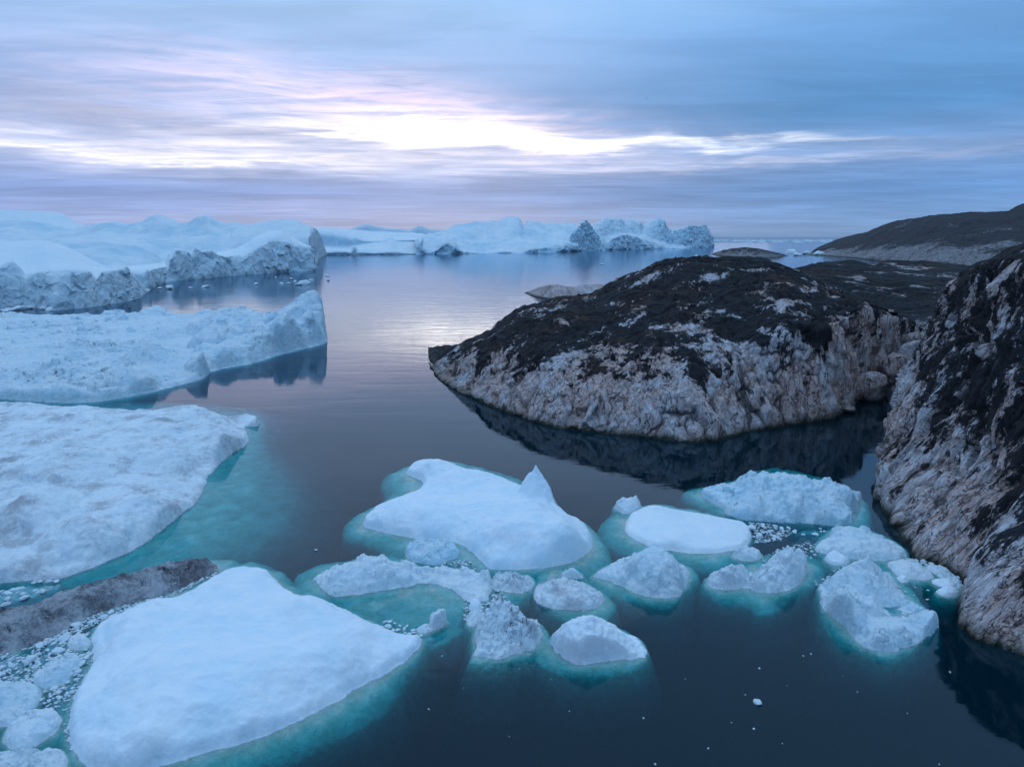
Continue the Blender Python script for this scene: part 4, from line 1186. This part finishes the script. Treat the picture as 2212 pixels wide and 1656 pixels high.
floe('rough grey crumbling chunk with a brown-stained shoulder in the lower centre', [(1145, 1105), (1220, 1030, .8), (1270, 990, 1.2), (1350, 1000, .9), (1440, 1048, .5), (1510, 1085), (1532, 1150), (1520, 1212), (1440, 1258), (1340, 1275), (1305, 1296), (1180, 1290), (1122, 1282),
     (1150, 1225), (1128, 1192)], T4, h=.9, pts=[(1270, 1010, 1.7), (1240, 1060, 1.3), (1350, 1060, 1.5), (1430, 1130, 1.2), (1300, 1180, .9), (1200, 1250, .5)], bumps=[(1275, 966, 1070, 1.8, .9)], edge=.5, res=.05, rough=.26, rough_s=.5,
     crag=.36, crag_s=.75, warp=.3, warp_s=.5, dmax=1.5, mat=M_DIRTY, dirt=.5)
floe('white pyramid-shaped floe on a round green shelf, nearest of the lower centre', [(1580, 1190), (1640, 1140, .5), (1720, 1100, .8), (1810, 1075, 1), (1900, 1085, .6), (2020, 1125, .3), (2110, 1172), (2150, 1230), (2165, 1280), (2100, 1300), (1980, 1300), (1860, 1320), (1740, 1338), (1690, 1310),
     (1600, 1240)], T4, shelf=[(1470, 1230), (1560, 1150), (1700, 1080), (1900, 1050), (2120, 1150), (2185, 1260), (2175, 1320), (2050, 1372), (1850, 1392), (1700, 1388), (1560, 1345), (1490, 1285)], h=.5,
     pts=[(1700, 1200, .9), (1760, 1290, .6), (1860, 1250, .9), (1990, 1200, .45), (2080, 1240, .3), (1640, 1200, .5)], bumps=[(1812, 1038, 1190, 3.6, 1.05), (1880, 1160, 1240, 2.4, 1)], edge=.5, res=.055, rough=.09, rough_s=.5, und=.1, und_s=1.2,
     crag=.08, crag_s=.8, warp=.2, warp_s=.5, dmax=1.1, blue=.12, d0=.2)
floe('flat smooth oval floe right of the spiked floe', [(155, 450), (180, 372), (260, 322, .4), (310, 312, .5), (400, 335, .5), (520, 355, .4), (640, 393), (740, 407), (790, 422), (815, 490), (790, 530), (700, 560), (560, 573), (420, 560), (300, 540), (240, 510), (190, 485)], T5,
     shelf=[(20, 415), (90, 350), (170, 345), (320, 290), (790, 395), (840, 500), (740, 640), (600, 655), (480, 622), (330, 592), (200, 575), (90, 535), (30, 480)], h=1.0, pts=[(300, 350, 1.2), (500, 420, 1.0), (700, 450, .8), (400, 500, .9)],
     edge=.7, res=.08, dmax=1.7, folds=.07, fold_s=2.0, und=.12, und_s=4, rough=.03, rough_s=.6, warp=.15, warp_s=.8, blue=.05)
floe('small cube of ice off the far left corner of the oval floe', [(104, 325), (130, 296, .4), (155, 292, .5), (210, 303, .4), (250, 325), (215, 350), (160, 372), (120, 350)], T5, h=.9, edge=.4, res=.06, rough=.08, rough_s=.4, dmax=.8, mat=M_ROUGH)
floe('large broken-topped floe with an undercut blue face, nearest the island reflection', [(548, 258), (600, 245), (700, 235), (715, 200, .8), (760, 165, 1.6), (870, 150, 2), (1010, 158, 2), (1100, 190, 1.6), (1220, 220, 1.3), (1330, 250, 1), (1388, 275, .6), (1368, 310), (1375, 335), (1330, 365),
     (1338, 410), (1280, 430), (1200, 427), (1080, 412), (950, 414), (820, 402), (740, 397), (690, 372), (640, 325), (570, 292)], T5,
     shelf=[(450, 242), (560, 212), (700, 190), (900, 100), (1200, 170), (1400, 260), (1440, 400), (1400, 440), (1200, 442), (800, 420), (650, 385), (560, 335), (450, 285)], h=1.8,
     pts=[(620, 260, .8), (700, 280, 1.2), (800, 190, 2.4), (900, 165, 2.6), (1010, 175, 2.5), (900, 290, 2.0), (780, 330, 1.5), (1100, 230, 2.3), (1200, 250, 2.4), (1330, 275, 1.9), (1050, 320, 1.9), (1220, 320, 1.5), (1290, 380, 1.1), (1000, 370, 1.3), (850, 370, 1.0)],
     bumps=[(1215, 240, 340, 2.2, .6)], edge=.5, res=.09, dmax=1.9, und=.25, und_s=3, rough=.14, rough_s=.9, crag=.22, crag_s=1.8, warp=.35, warp_s=1, blue=.4, mat=M_ROUGH)
floe('broad low mounded floe between the broken-topped floe and the near-shore rubble', [(1130, 545), (1165, 512), (1225, 482), (1205, 458), (1280, 442, .3), (1390, 452, .4), (1420, 475, .3), (1500, 497, .3), (1570, 532), (1612, 570), (1580, 600), (1480, 607), (1340, 602), (1250, 582), (1180, 570)], T5, h=1.1,
     shelf=[(1100, 550), (1150, 490), (1190, 430), (1420, 430), (1600, 520), (1640, 600), (1560, 640), (1350, 640), (1180, 600)], edge=.6, res=.07, dmax=1.3, und=.25, und_s=2, rough=.1, rough_s=.7, warp=.25, warp_s=.7, blue=.3, mat=M_ROUGH, crag=.1, crag_s=1.4)
floe('small wedge of ice floating alone below the mounded floe', [(1183, 600), (1200, 574), (1250, 578), (1275, 590), (1290, 576, .3), (1318, 600), (1310, 622), (1250, 633), (1210, 622)], T5, h=.6, edge=.3, res=.05, rough=.07, rough_s=.4, dmax=.8)
floe('white double-humped floe below the flat oval one', [(-15, 690), (50, 655), (110, 612), (200, 585, .5), (260, 583, .6), (320, 562, .7), (400, 588, .5), (450, 618, .3), (490, 655), (485, 720), (452, 760), (445, 798), (330, 800), (230, 780), (150, 740), (60, 702)], T5, h=.8,
     shelf=[(-60, 690), (60, 620), (250, 560), (470, 600), (560, 680), (480, 770), (440, 825), (350, 845), (200, 815), (40, 765)], pts=[(120, 660, .8), (230, 620, 1.5), (330, 590, 2.0), (400, 650, 1.7), (300, 700, 1.2), (400, 740, .9)],
     bumps=[(320, 545, 650, 2.6, .7)], edge=.6, res=.06, dmax=1.4, und=.2, und_s=1.8, rough=.1, rough_s=.6, warp=.22, warp_s=.7, blue=.3, mat=M_ROUGH, crag=.12, crag_s=1.3)
floe('small rubbly lump at the near right corner of the oval floe', [(700, 578), (780, 542, .3), (860, 565), (860, 600), (780, 612), (730, 600)], T5, h=.6, edge=.35, res=.05, rough=.18, rough_s=.4, dmax=.8, mat=M_ROUGH, crag=.15, crag_s=.6)
floe('lumpy grey-stained floe of two joined heaps in the right centre', [(570, 722), (610, 672), (650, 662, .3), (720, 658, .3), (790, 685), (830, 655, .4), (900, 622, .6), (960, 585, .8), (980, 572, .9), (1030, 590, .7), (1060, 570, .9), (1100, 610, .4), (1092, 680), (1050, 740), (960, 770), (860, 776),
     (780, 742), (700, 762), (620, 752)], T5, shelf=[(535, 735), (570, 685), (950, 530), (1120, 560), (1200, 620), (1185, 700), (1080, 765), (1000, 805), (930, 862), (850, 872), (780, 825), (680, 822), (600, 792)], h=.7,
     pts=[(680, 690, 1.1), (740, 700, .8), (900, 670, 1.4), (980, 620, 1.9), (1040, 640, 1.5), (900, 740, .7), (800, 720, .2)], awash=.2, bumps=[(980, 553, 650, 1.6, .7), (1045, 548, 640, 1.3, .6), (850, 700, 765, 1.1, .4), (715, 645, 700, 1.4, .7)], edge=.5,
     res=.055, dmax=1.6, rough=.17, rough_s=.5, crag=.18, crag_s=.9, warp=.28, warp_s=.6, dirt=.42, mat=M_DIRTY)
floe('large white floe nearest the right rock, with a tent-shaped peak and a curved outer ridge', [(1148, 750), (1170, 725), (1210, 720, .3), (1260, 690, .5), (1320, 650, 1), (1390, 620, 1.5), (1450, 650, 1), (1520, 662, .3), (1550, 720), (1590, 790), (1640, 840), (1750, 872), (1780, 912), (1770, 960), (1700, 1010),
     (1600, 1060), (1500, 1080), (1400, 1060), (1340, 1010), (1280, 930), (1200, 880), (1165, 830), (1175, 775)], T5,
     shelf=[(1135, 740), (1250, 640), (1400, 590), (1560, 640), (1700, 820), (1795, 920), (1710, 1035), (1585, 1115), (1480, 1125), (1380, 1085), (1240, 1015), (1180, 925), (1145, 830)], h=.5,
     pts=[(1260, 760, 1.7), (1300, 840, 1.4), (1330, 930, 1.2), (1450, 900, .3), (1400, 790, .05), (1500, 770, -.1), (1480, 830, -.15), (1540, 800, -.15), (1560, 880, -.1), (1440, 770, -.1), (1600, 880, .0), (1520, 720, .15), (1480, 1000, 1.1), (1600, 960, 1.1), (1720, 910, 1.2), (1640, 1010, .7), (1440, 850, .1), (1330, 745, .2)], awash=.4, blocks=(9, .2, .7, .4),
     bumps=[(1390, 586, 725, 3.2, .95), (1240, 712, 850, 2.4, .75), (1420, 790, 840, 1.0, .5), (1740, 868, 950, 1.8, .6)], edge=.5, res=.06, dmax=1.5, und=.15, und_s=1.8, rough=.12, rough_s=.6, crag=.16, crag_s=1.2, warp=.25, warp_s=.6, blue=.3, mat=M_ROUGH)
floe('low elongated floe behind the tent-shaped peak, beside the rock shore', [(1500, 625), (1530, 608), (1600, 600), (1680, 640), (1760, 692), (1720, 708), (1640, 705), (1560, 690), (1540, 660)], T5, h=.6, edge=.5, res=.06, rough=.1, rough_s=.5, dmax=1.0, mat=M_ROUGH)
floe('flat slushy floe packed against the rock foot at the right', [(1690, 640), (1740, 625), (1800, 650), (1850, 680), (1900, 735), (1890, 755), (1840, 740), (1780, 690)], T5, h=.25, edge=.3, res=.05, rough=.14, rough_s=.4, crag=.12, crag_s=.6, warp=.3, warp_s=.5, dmax=.7, mat=M_ROUGH, blue=.3)
floe('thin white ice pan above the lowest small pan by the rock foot', [(1725, 712), (1770, 698), (1840, 715), (1880, 738), (1850, 752), (1770, 740)], T5, h=.35, edge=.35, res=.05, rough=.08, rough_s=.4, dmax=.7)
floe('lowest small oval ice pan by the rock foot', [(1753, 765), (1790, 748), (1850, 752), (1895, 775), (1860, 795), (1790, 790)], T5, h=.4, edge=.35, res=.05, rough=.07, rough_s=.4, dmax=.7)
floe('small awash pan below the elongated floe by the shore', [(1550, 695), (1580, 685), (1620, 700), (1620, 715), (1580, 722)], T5, h=.2, edge=.3, res=.05, rough=.07, rough_s=.4, dmax=.6)

# lower left corner
floe('round knobbly floe cut by the left edge, highest of the three in the corner', [(-160, 1310), (0, 1292), (150, 1293), (188, 1322), (165, 1390), (110, 1440), (40, 1470), (0, 1482), (-160, 1510)], T3, h=.9,
     shelf=[(-200, 1280), (150, 1280), (200, 1320), (190, 1400), (60, 1500), (-200, 1530)], edge=.5, res=.045, rough=.13, rough_s=.45, dmax=.9, mat=M_ROUGH, crag=.1, crag_s=.7, blue=.25)
floe('oval crusty floe in the bottom left corner, middle one of three', [(18, 1505), (60, 1457), (140, 1412), (220, 1402), (275, 1432), (270, 1480), (200, 1540), (120, 1582), (50, 1588), (15, 1552)], T3, h=.7,
     shelf=[(0, 1500), (60, 1440), (220, 1390), (300, 1430), (290, 1500), (200, 1570), (60, 1610), (-10, 1570)], edge=.45, res=.04, rough=.1, rough_s=.4, dmax=.9, mat=M_DIRTY, dirt=.3)
floe('ragged floe cut by the bottom edge in the left corner', [(-160, 1610), (0, 1603), (60, 1592), (150, 1602), (270, 1572), (305, 1610), (300, 1656), (250, 1700), (0, 1740), (-160, 1740)], T3, h=.6, edge=.4, res=.04, rough=.16, rough_s=.4,
     shelf=[(-180, 1590), (270, 1555), (330, 1610), (320, 1700), (240, 1740), (-180, 1760)], dmax=.9, mat=M_ROUGH, crag=.12, crag_s=.5)
floe('dimpled mid-sized floe among the crushed ice left of the big smooth floe', [(150, 1252), (200, 1212), (280, 1172), (340, 1155), (365, 1182), (325, 1230), (290, 1290), (200, 1310), (150, 1290)], T3, h=.6, edge=.4, res=.04, rough=.13, rough_s=.4, dmax=.8,
     mat=M_ROUGH, crag=.1, crag_s=.6, blue=.35)
floe('small rounded floe at the upper end of the crushed ice, against the big smooth floe', [(297, 1110), (310, 1085), (345, 1076), (385, 1078), (404, 1100), (395, 1130), (340, 1138), (305, 1130)], T3, h=.6, edge=.4, res=.04, rough=.1, rough_s=.4, dmax=.7, mat=M_ROUGH)


# ------------------------------------------------------------------ crushed ice
def ico(sub):
    bm = bmesh.new()
    bmesh.ops.create_icosphere(bm, subdivisions=sub, radius=1.0)
    V = np.array([v.co[:] for v in bm.verts])
    F = np.array([[v.index for v in f.verts] for f in bm.faces])
    bm.free()
    return V, F


def chunk_shape(seed, sub=3):
    V, F = ico(sub)
    rng = np.random.RandomState(seed)
    s = np.ones(len(V))
    for _ in range(8):
        k = rng.normal(size=3)
        k /= np.linalg.norm(k)
        dt = V @ k
        s = np.minimum(s, np.where(dt > .25, rng.uniform(.55, .85) / np.maximum(dt, .25), 9))
    V = V * s[:, None] * (1 + .18 * fbm(V * 1.7, 3, seed)[:, None])
    a = rng.uniform(.55, .9)
    return V * (1, a, .5), F


VAR = []
for k in range(7):
    V, F = chunk_shape(200 + k)
    o = mesh_obj('ice_chunk', V, F, M_ROUGH, attrs={'dirt': np.full(len(V), .05), 'blue': np.full(len(V), .2)})
    VAR.append(o.data)
    bpy.data.objects.remove(o)


def in_poly(poly, x, y):
    c = False
    n = len(poly)
    for i in range(n):
        ax, ay = poly[i]
        bx, by = poly[(i + 1) % n]
        if (ay > y) != (by > y) and x < (bx - ax) * (y - ay) / (by - ay) + ax:
            c = not c
    return c


def place_chunk(x, y, size, label, group, lift=None, cat='ice chunk', rng=random):
    o = bpy.data.objects.new('ice_chunk', rng.choice(VAR))
    COL.objects.link(o)
    sz = size * rng.uniform(.85, 1.15)
    o.location = (x, y, sz * .12 if lift is None else lift)
    o.rotation_euler = (rng.uniform(-.15, .15), rng.uniform(-.15, .15), rng.uniform(0, 6.28))
    o.scale = (sz, sz, sz)
    tag(o, label, cat, group)
    return o


def scatter_chunks(poly, T, n, smin, smax, label, group, seed, avoid=()):
    rng = random.Random(seed)
    W_ = [P(*T(*q))[:2] for q in poly]
    xs = [q[0] for q in W_]
    ys = [q[1] for q in W_]
    placed = []
    tries = 0
    while len(placed) < n and tries < n * 60:
        tries += 1
        x, y = rng.uniform(min(xs), max(xs)), rng.uniform(min(ys), max(ys))
        s = smin * (smax / smin) ** (rng.random() ** 2.2)
        if not in_poly(W_, x, y) or any((x - a) ** 2 + (y - b) ** 2 < ((s + c) * .85) ** 2 for a, b, c in placed):
            continue
        placed.append((x, y, s))
        place_chunk(x, y, s, label, group, rng=rng)
    return placed


def brash(label, poly, T, n, smin, smax, seed, name='brash_ice'):
    rng = np.random.RandomState(seed)
    W_ = np.array([P(*T(*q))[:2] for q in poly])
    lo, hi = W_.min(0), W_.max(0)
    base = [chunk_shape(400 + k, 1) for k in range(5)]
    Vs, Fs, off, k = [], [], 0, 0
    while k < n:
        x, y = rng.uniform(lo[0], hi[0]), rng.uniform(lo[1], hi[1])
        if not in_poly(W_, x, y):
            continue
        V, F = base[rng.randint(5)]
        s = smin * (smax / smin) ** (rng.rand() ** 2)
        a = rng.uniform(0, 6.28)
        c, s_ = math.cos(a), math.sin(a)
        Vr = np.stack([c * V[:, 0] - s_ * V[:, 1], s_ * V[:, 0] + c * V[:, 1], V[:, 2]], 1) * s + (x, y, rng.uniform(-.42, .12) * s)
        Vs.append(Vr)
        Fs.append(F + off)
        off += len(V)
        k += 1
    V = np.concatenate(Vs)
    o = mesh_obj(name, V, np.concatenate(Fs), M_ROUGH, (*W_.mean(0), 0), attrs={'dirt': np.full(len(V), .12), 'blue': np.full(len(V), .25)})
    return tag(o, label, None, None, 'stuff')


def slush(label, poly, T, res, lev, amp, seed, scale=1.2, thick=.5):
    """a mostly awash sheet of mush: pieces of it break the surface"""
    W_ = chaikin([P(*T(*q))[:2] for q in poly], 2)
    lo, hi = W_.min(0), W_.max(0)
    nx, ny = [max(10, int(v)) for v in (hi - lo) / res]
    X, Y = np.meshgrid(np.linspace(lo[0], hi[0], nx), np.linspace(lo[1], hi[1], ny))
    F2 = np.stack([X.ravel(), Y.ravel(), np.full(X.size, seed * 1.0)], 1)
    d = sdist(W_, X, Y) + .5 * fbm(F2 / .8, 3, seed).reshape(X.shape)
    f1, f2, cid = worley(F2 / scale + .3 * np.stack([fbm(F2, 2, seed), fbm(F2, 2, seed + 1), 0 * f0(F2)], 1), seed)
    z = lev + amp * (fbm(F2 / (scale * 2), 4, seed + 2) + .5 * (np.minimum(f2 - f1, .3) / .3 - .6) + .4 * (cid - .5))
    Z = z.reshape(X.shape) - np.clip(.6 - d, 0, 3) * 1.2
    V = np.stack([X, Y, Z], -1).reshape(-1, 3)
    F = gridfaces(ny, nx)
    F = F[d.ravel()[F].min(1) > -1.0]
    v, f, a = compact(V, F, {'dirt': np.full(len(V), .2), 'blue': np.full(len(V), .35)})
    o = mesh_obj('brash_ice', v, f, M_ROUGH, (*W_.mean(0), 0), attrs=a)
    return tag(o, label, None, None, 'stuff')


f0 = lambda a: np.zeros(len(a))
g1_ = [(-160, 1190), (0, 1165), (150, 1115), (300, 1050), (400, 1050), (415, 1200), (330, 1330), (310, 1480), (330, 1600), (305, 1600), (270, 1440), (180, 1400), (180, 1300), (60, 1290), (-160, 1290)]
slush('crushed ice mush filling the gap left of the big smooth floe', g1_, T3, .05, -.17, .34, 5, .5)
brash('fine crushed ice between the debris ridge and the big smooth floe', g1_, T3, 1700, .03, .34, 6)
scatter_chunks([(-100, 1190), (150, 1115), (300, 1050), (400, 1060), (405, 1200), (330, 1330), (310, 1400), (190, 1320), (60, 1290), (-100, 1290)], T3, 75, .16, .62, 'small white chunk in the crushed ice left of the big smooth floe',
               'chunks in the crushed ice at the left', 7)
g2_ = [(-160, 880), (0, 860), (150, 838), (300, 828), (300, 850), (150, 905), (0, 945), (-160, 985)]
slush('slushy ice strip between the flecked floe and the dark debris ridge', g2_, T3, .07, -.08, .3, 9, .9)
scatter_chunks(g2_, T3, 16, .3, .9, 'flat ice piece in the slushy strip above the dark debris ridge', 'ice pieces above the debris ridge', 10)
g3_ = [(150, 1115), (300, 1045), (450, 965), (560, 938), (750, 890), (960, 780), (970, 795), (860, 850), (740, 905), (600, 950), (500, 985), (430, 1020), (300, 1075), (150, 1130)]
brash('pale icy rubble along the near edge of the dark debris ridge', g3_, T3, 800, .06, .26, 12)
scatter_chunks([(430, 985), (500, 965), (505, 1000), (440, 1015), (330, 1050), (320, 1030)], T3, 5, .4, .8, 'pale block of ice stranded along the near edge of the debris ridge', 'blocks along the debris ridge', 13)
g4_ = [(790, 410), (900, 415), (1010, 440), (1020, 470), (960, 500), (880, 515), (820, 515), (820, 470)]
brash('crushed ice between the oval floe and the broken-topped floe', g4_, T5, 500, .05, .28, 15)
scatter_chunks(g4_, T5, 14, .3, .95, 'small floating chunk between the oval floe and the broken-topped floe', 'chunks between the oval and broken-topped floes', 16)
g5_ = [(1000, 430), (1200, 435), (1220, 470), (1140, 500), (1030, 490)]
slush('pale submerged mush under the small chunks beyond the mounded floe', [(990, 425), (1220, 430), (1230, 470), (1150, 470), (1020, 450)], T5, .08, -.38, .2, 17, 1.5)
scatter_chunks(g5_, T5, 7, .2, .55, 'small chunk afloat on green water beside the mounded floe', 'chunks beside the mounded floe', 18)
g6_ = [(1600, 590), (1680, 600), (1780, 635), (1870, 680), (1910, 745), (1880, 755), (1780, 690), (1680, 650), (1610, 610)]
brash('crushed ice packed along the foot of the right rock', g6_, T5, 700, .05, .25, 19)
scatter_chunks(g6_, T5, 16, .25, .7, 'small chunk packed against the foot of the right rock', 'chunks at the foot of the right rock', 20)
scatter_chunks([(1560, 700), (1720, 720), (1750, 790), (1690, 850), (1600, 800), (1570, 740)], T5, 12, .08, .22, 'tiny ice crumb on the dark water between the curved floe and the rock', 'crumbs between the curved floe and the rock', 21)
slush('brown-green awash ice shelf between the humped floe and the big smooth floe', [(480, 960), (760, 850), (900, 850), (1020, 930), (1090, 1000), (1060, 1080), (950, 1170), (780, 1210), (600, 1120)], T4, .08, -.36, .28, 23, 1.6)
scatter_chunks([(560, 1080), (600, 1060), (700, 1090), (820, 1160), (780, 1190), (700, 1160)], T4, 16, .18, .42, 'small knob of ice heaped on the pointed end of the big smooth floe', 'knobs at the big floe point', 25)
brash('loose crumbled ice around the arm tip and the rough grey chunk', [(1050, 930), (1200, 950), (1240, 880), (1300, 900), (1320, 980), (1250, 1000), (1180, 1060), (1120, 1120), (1060, 1060)], T4, 420, .03, .3, 41)
brash('loose crumbled ice joining the humped floe arm and the small blocky floe', [(860, 735), (1000, 735), (1150, 790), (1180, 760), (1080, 700), (960, 715)], T4, 260, .03, .25, 42)
brash('loose slush between the oval, lumpy and mounded floes', [(850, 590), (960, 545), (1110, 500), (1180, 560), (1120, 600), (980, 550), (880, 620)], T5, 240, .03, .28, 43)
brash('loose slush under the tent-shaped peak floe', [(1120, 700), (1200, 690), (1230, 640), (1330, 620), (1300, 670), (1240, 700), (1160, 760)], T5, 200, .03, .26, 44)
scatter_chunks([(1100, 930), (1240, 900), (1300, 960), (1180, 1050), (1080, 1100)], T4, 12, .12, .45, 'small chunk adrift around the rough grey chunk', 'chunks around the rough grey chunk', 45)
# scattered crumbs on open water (display pixels of the photograph)
idt = lambda x, y: (x, y)
for (x, y, s) in [(1634, 1516, .34), (1628, 1573, .1), (1610, 1500, .06), (926, 1531, .10), (1001, 1485, .06), (1100, 1590, .05), (1530, 1616, .08), (1640, 1443, .09), (1735, 1416, .08), (1752, 1412, .12), (1852, 1494, .07),
                  (2052, 1451, .1), (683, 1188, .18), (955, 1416, .09), (1122, 1444, .07), (1190, 1466, .06), (1480, 1466, .05), (1820, 1460, .05), (1230, 1535, .05), (1390, 1550, .06), (1416, 1650, .1), (2029, 1650, .05),
                  (1580, 1560, .05), (1700, 1480, .05), (1960, 1540, .05), (1690, 1605, .05)]:
    X, Y, _ = P(x, y)
    place_chunk(X, Y, s, 'tiny white ice crumb drifting alone on the open dark water', 'lone crumbs on open water')
# drift bits in the mid and far water
for (x, y, s) in [(1020, 553, 3.6), (1235, 543, 2.6), (1140, 550, 2.0), (1535, 527, 2.8), (1820, 525, 5.0), (1790, 530, 3.0), (1840, 520, 3.6), (1745, 497, 2.4), (1770, 510, 2.2), (1870, 505, 2.2), (1730, 522, 1.6), (1690, 522, 2), (1655, 485, 1.5),
                  (960, 553, 2.0), (1968, 478, 2.2), (1970, 505, 1.4)]:
    X, Y, _ = P(*T1(x, y))
    place_chunk(X, Y, s, 'low drifting ice piece on the dark reflection below the jagged berg wall', 'drift ice below the berg wall')
for (x, y, s) in [(260, 676, 2.5), (300, 684, 2.8), (215, 668, 3), (180, 672, 2.2), (120, 678, 2.6), (60, 684, 2.2), (20, 690, 2.2)]:
    X, Y, _ = P(*T1(x, y))
    place_chunk(X, Y, s, 'ice block broken off at the foot of the nearest cliffed iceberg', 'blocks at the cliff foot')
for (x, y, s) in [(515, 273, 10), (905, 275, 8), (1075, 273, 9), (1100, 272, 7), (640, 280, 6), (770, 279, 6)]:
    X, Y, _ = P(*T2(x, y))
    place_chunk(X, Y, s, 'dark low lump of ice at the waterline of the far row', 'lumps in front of the far row')
for (x, y, s, l) in [(1709, 547, 17, 'small white bergy bit in the channel beside the dome-shaped islet'), (1742, 549, 12, 'low bergy bit between its taller neighbour and the hill shore'),
                     (1722, 552, 9, 'flat drift ice just in front of the white bergy bit near the hill tip'), (1770, 551, 13, 'long flat ice strip off the tip of the distant hill'), (1300, 572, 3.2, 'single small ice fragment on blue water below the dark pyramid iceberg'),
                     (1503, 556, 6, 'white ice fragment showing just over the crest of the island')]:
    X, Y, _ = P(x, y)
    o = place_chunk(X, Y, s, l, None, cat='bergy bit')
floe('small ice scrap lying on the dark water in front of the cleft', [(1738, 893), (1752, 888), (1772, 890), (1776, 896), (1755, 899)], idt, h=.5, edge=.3, res=.05, rough=.08, rough_s=.4, dmax=.5)
# pack ice on the horizon
Wp = [(1500, 514.8), (1990, 514.8), (1990, 520.5), (1500, 521)]
rng = np.random.RandomState(77)
base = [chunk_shape(500 + k, 1) for k in range(5)]
Vs, Fs, off = [], [], 0
for k in range(900):
    Y = 1 / rng.uniform(1 / 16000., 1 / 5600.)
    px = rng.uniform(1380, 2000)
    V, F = base[rng.randint(5)]
    s = rng.uniform(12, 34) * (Y / 9000) ** .5
    V = V * (s * 2.2, s * 1.2, s * .8) + ((px - CX) / FPX * Y, Y, 0)
    Vs.append(V)
    Fs.append(F + off)
    off += len(V)
V = np.concatenate(Vs)
o = mesh_obj('pack_ice', V, np.concatenate(Fs), M_FAR, (2000, 9000, 0), attrs={'dirt': np.zeros(len(V)), 'blue': np.full(len(V), .2)})
tag(o, 'thin line of pack ice along the horizon', None, None, 'stuff')


# ------------------------------------------------------------------ two gulls far off in the sky
def gull(label, px, py, Y, span, roll):
    m, t = new_mat('gull_feathers')
    t.n('ShaderNodeOutputMaterial', {0: t.n('ShaderNodeBsdfDiffuse', {'Color': (.07, .07, .08)}).outputs[0]})
    s = span / 2
    V = [(0, .30, 0), (0, -.32, .02), (.06, 0, .06), (-.06, 0, .06), (0, 0, -.07)]
    F = [(0, 2, 4), (0, 4, 3), (1, 4, 2), (1, 3, 4), (0, 3, 2), (1, 2, 3)]
    for sg in (1, -1):
        k = len(V)
        V += [(sg * .05, .12, .03), (sg * .05, -.08, .03), (sg * s * .5, .14, .20), (sg * s * .5, -.04, .20), (sg * s, -.06, .06), (sg * s * .5, .05, .225)]
        F += [(k, k + 1, k + 5), (k, k + 5, k + 2), (k + 1, k + 3, k + 5), (k + 2, k + 5, k + 4), (k + 5, k + 3, k + 4), (k, k + 2, k + 1), (k + 1, k + 2, k + 3), (k + 2, k + 4, k + 3)]
    o = mesh_obj('gull', V, F, m)
    o.location = PY(px, py, Y)
    o.rotation_euler = (0, roll, .6)
    tag(o, label, 'bird', 'gulls in the sky')


gull('left and lower of two tiny dark birds flying in the blue-grey sky', 1397, 214, 300, 1.3, .3)
gull('right and higher of two tiny dark birds flying in the blue-grey sky', 1449, 209, 360, 1.2, -.2)

if HAZE:
    m, t = new_mat('thin_sea_haze')
    t.n('ShaderNodeOutputMaterial', {'Volume': t.n('ShaderNodeVolumePrincipled', {'Color': (.72, .82, .95), 'Density': HAZE}).outputs[0]})
    bm = bmesh.new()
    bmesh.ops.create_cube(bm, size=1.0, matrix=Matrix.Translation((0, S / 2 - 3100, 26)) @ Matrix.Diagonal((S * 1.62, S + 400, 144, 1)))
    me = bpy.data.meshes.new('haze')
    bm.to_mesh(me)
    bm.free()
    me.materials.append(m)
    hz = bpy.data.objects.new('haze', me)
    COL.objects.link(hz)
    tag(hz, 'thin pale haze over the water', None, None, 'stuff')
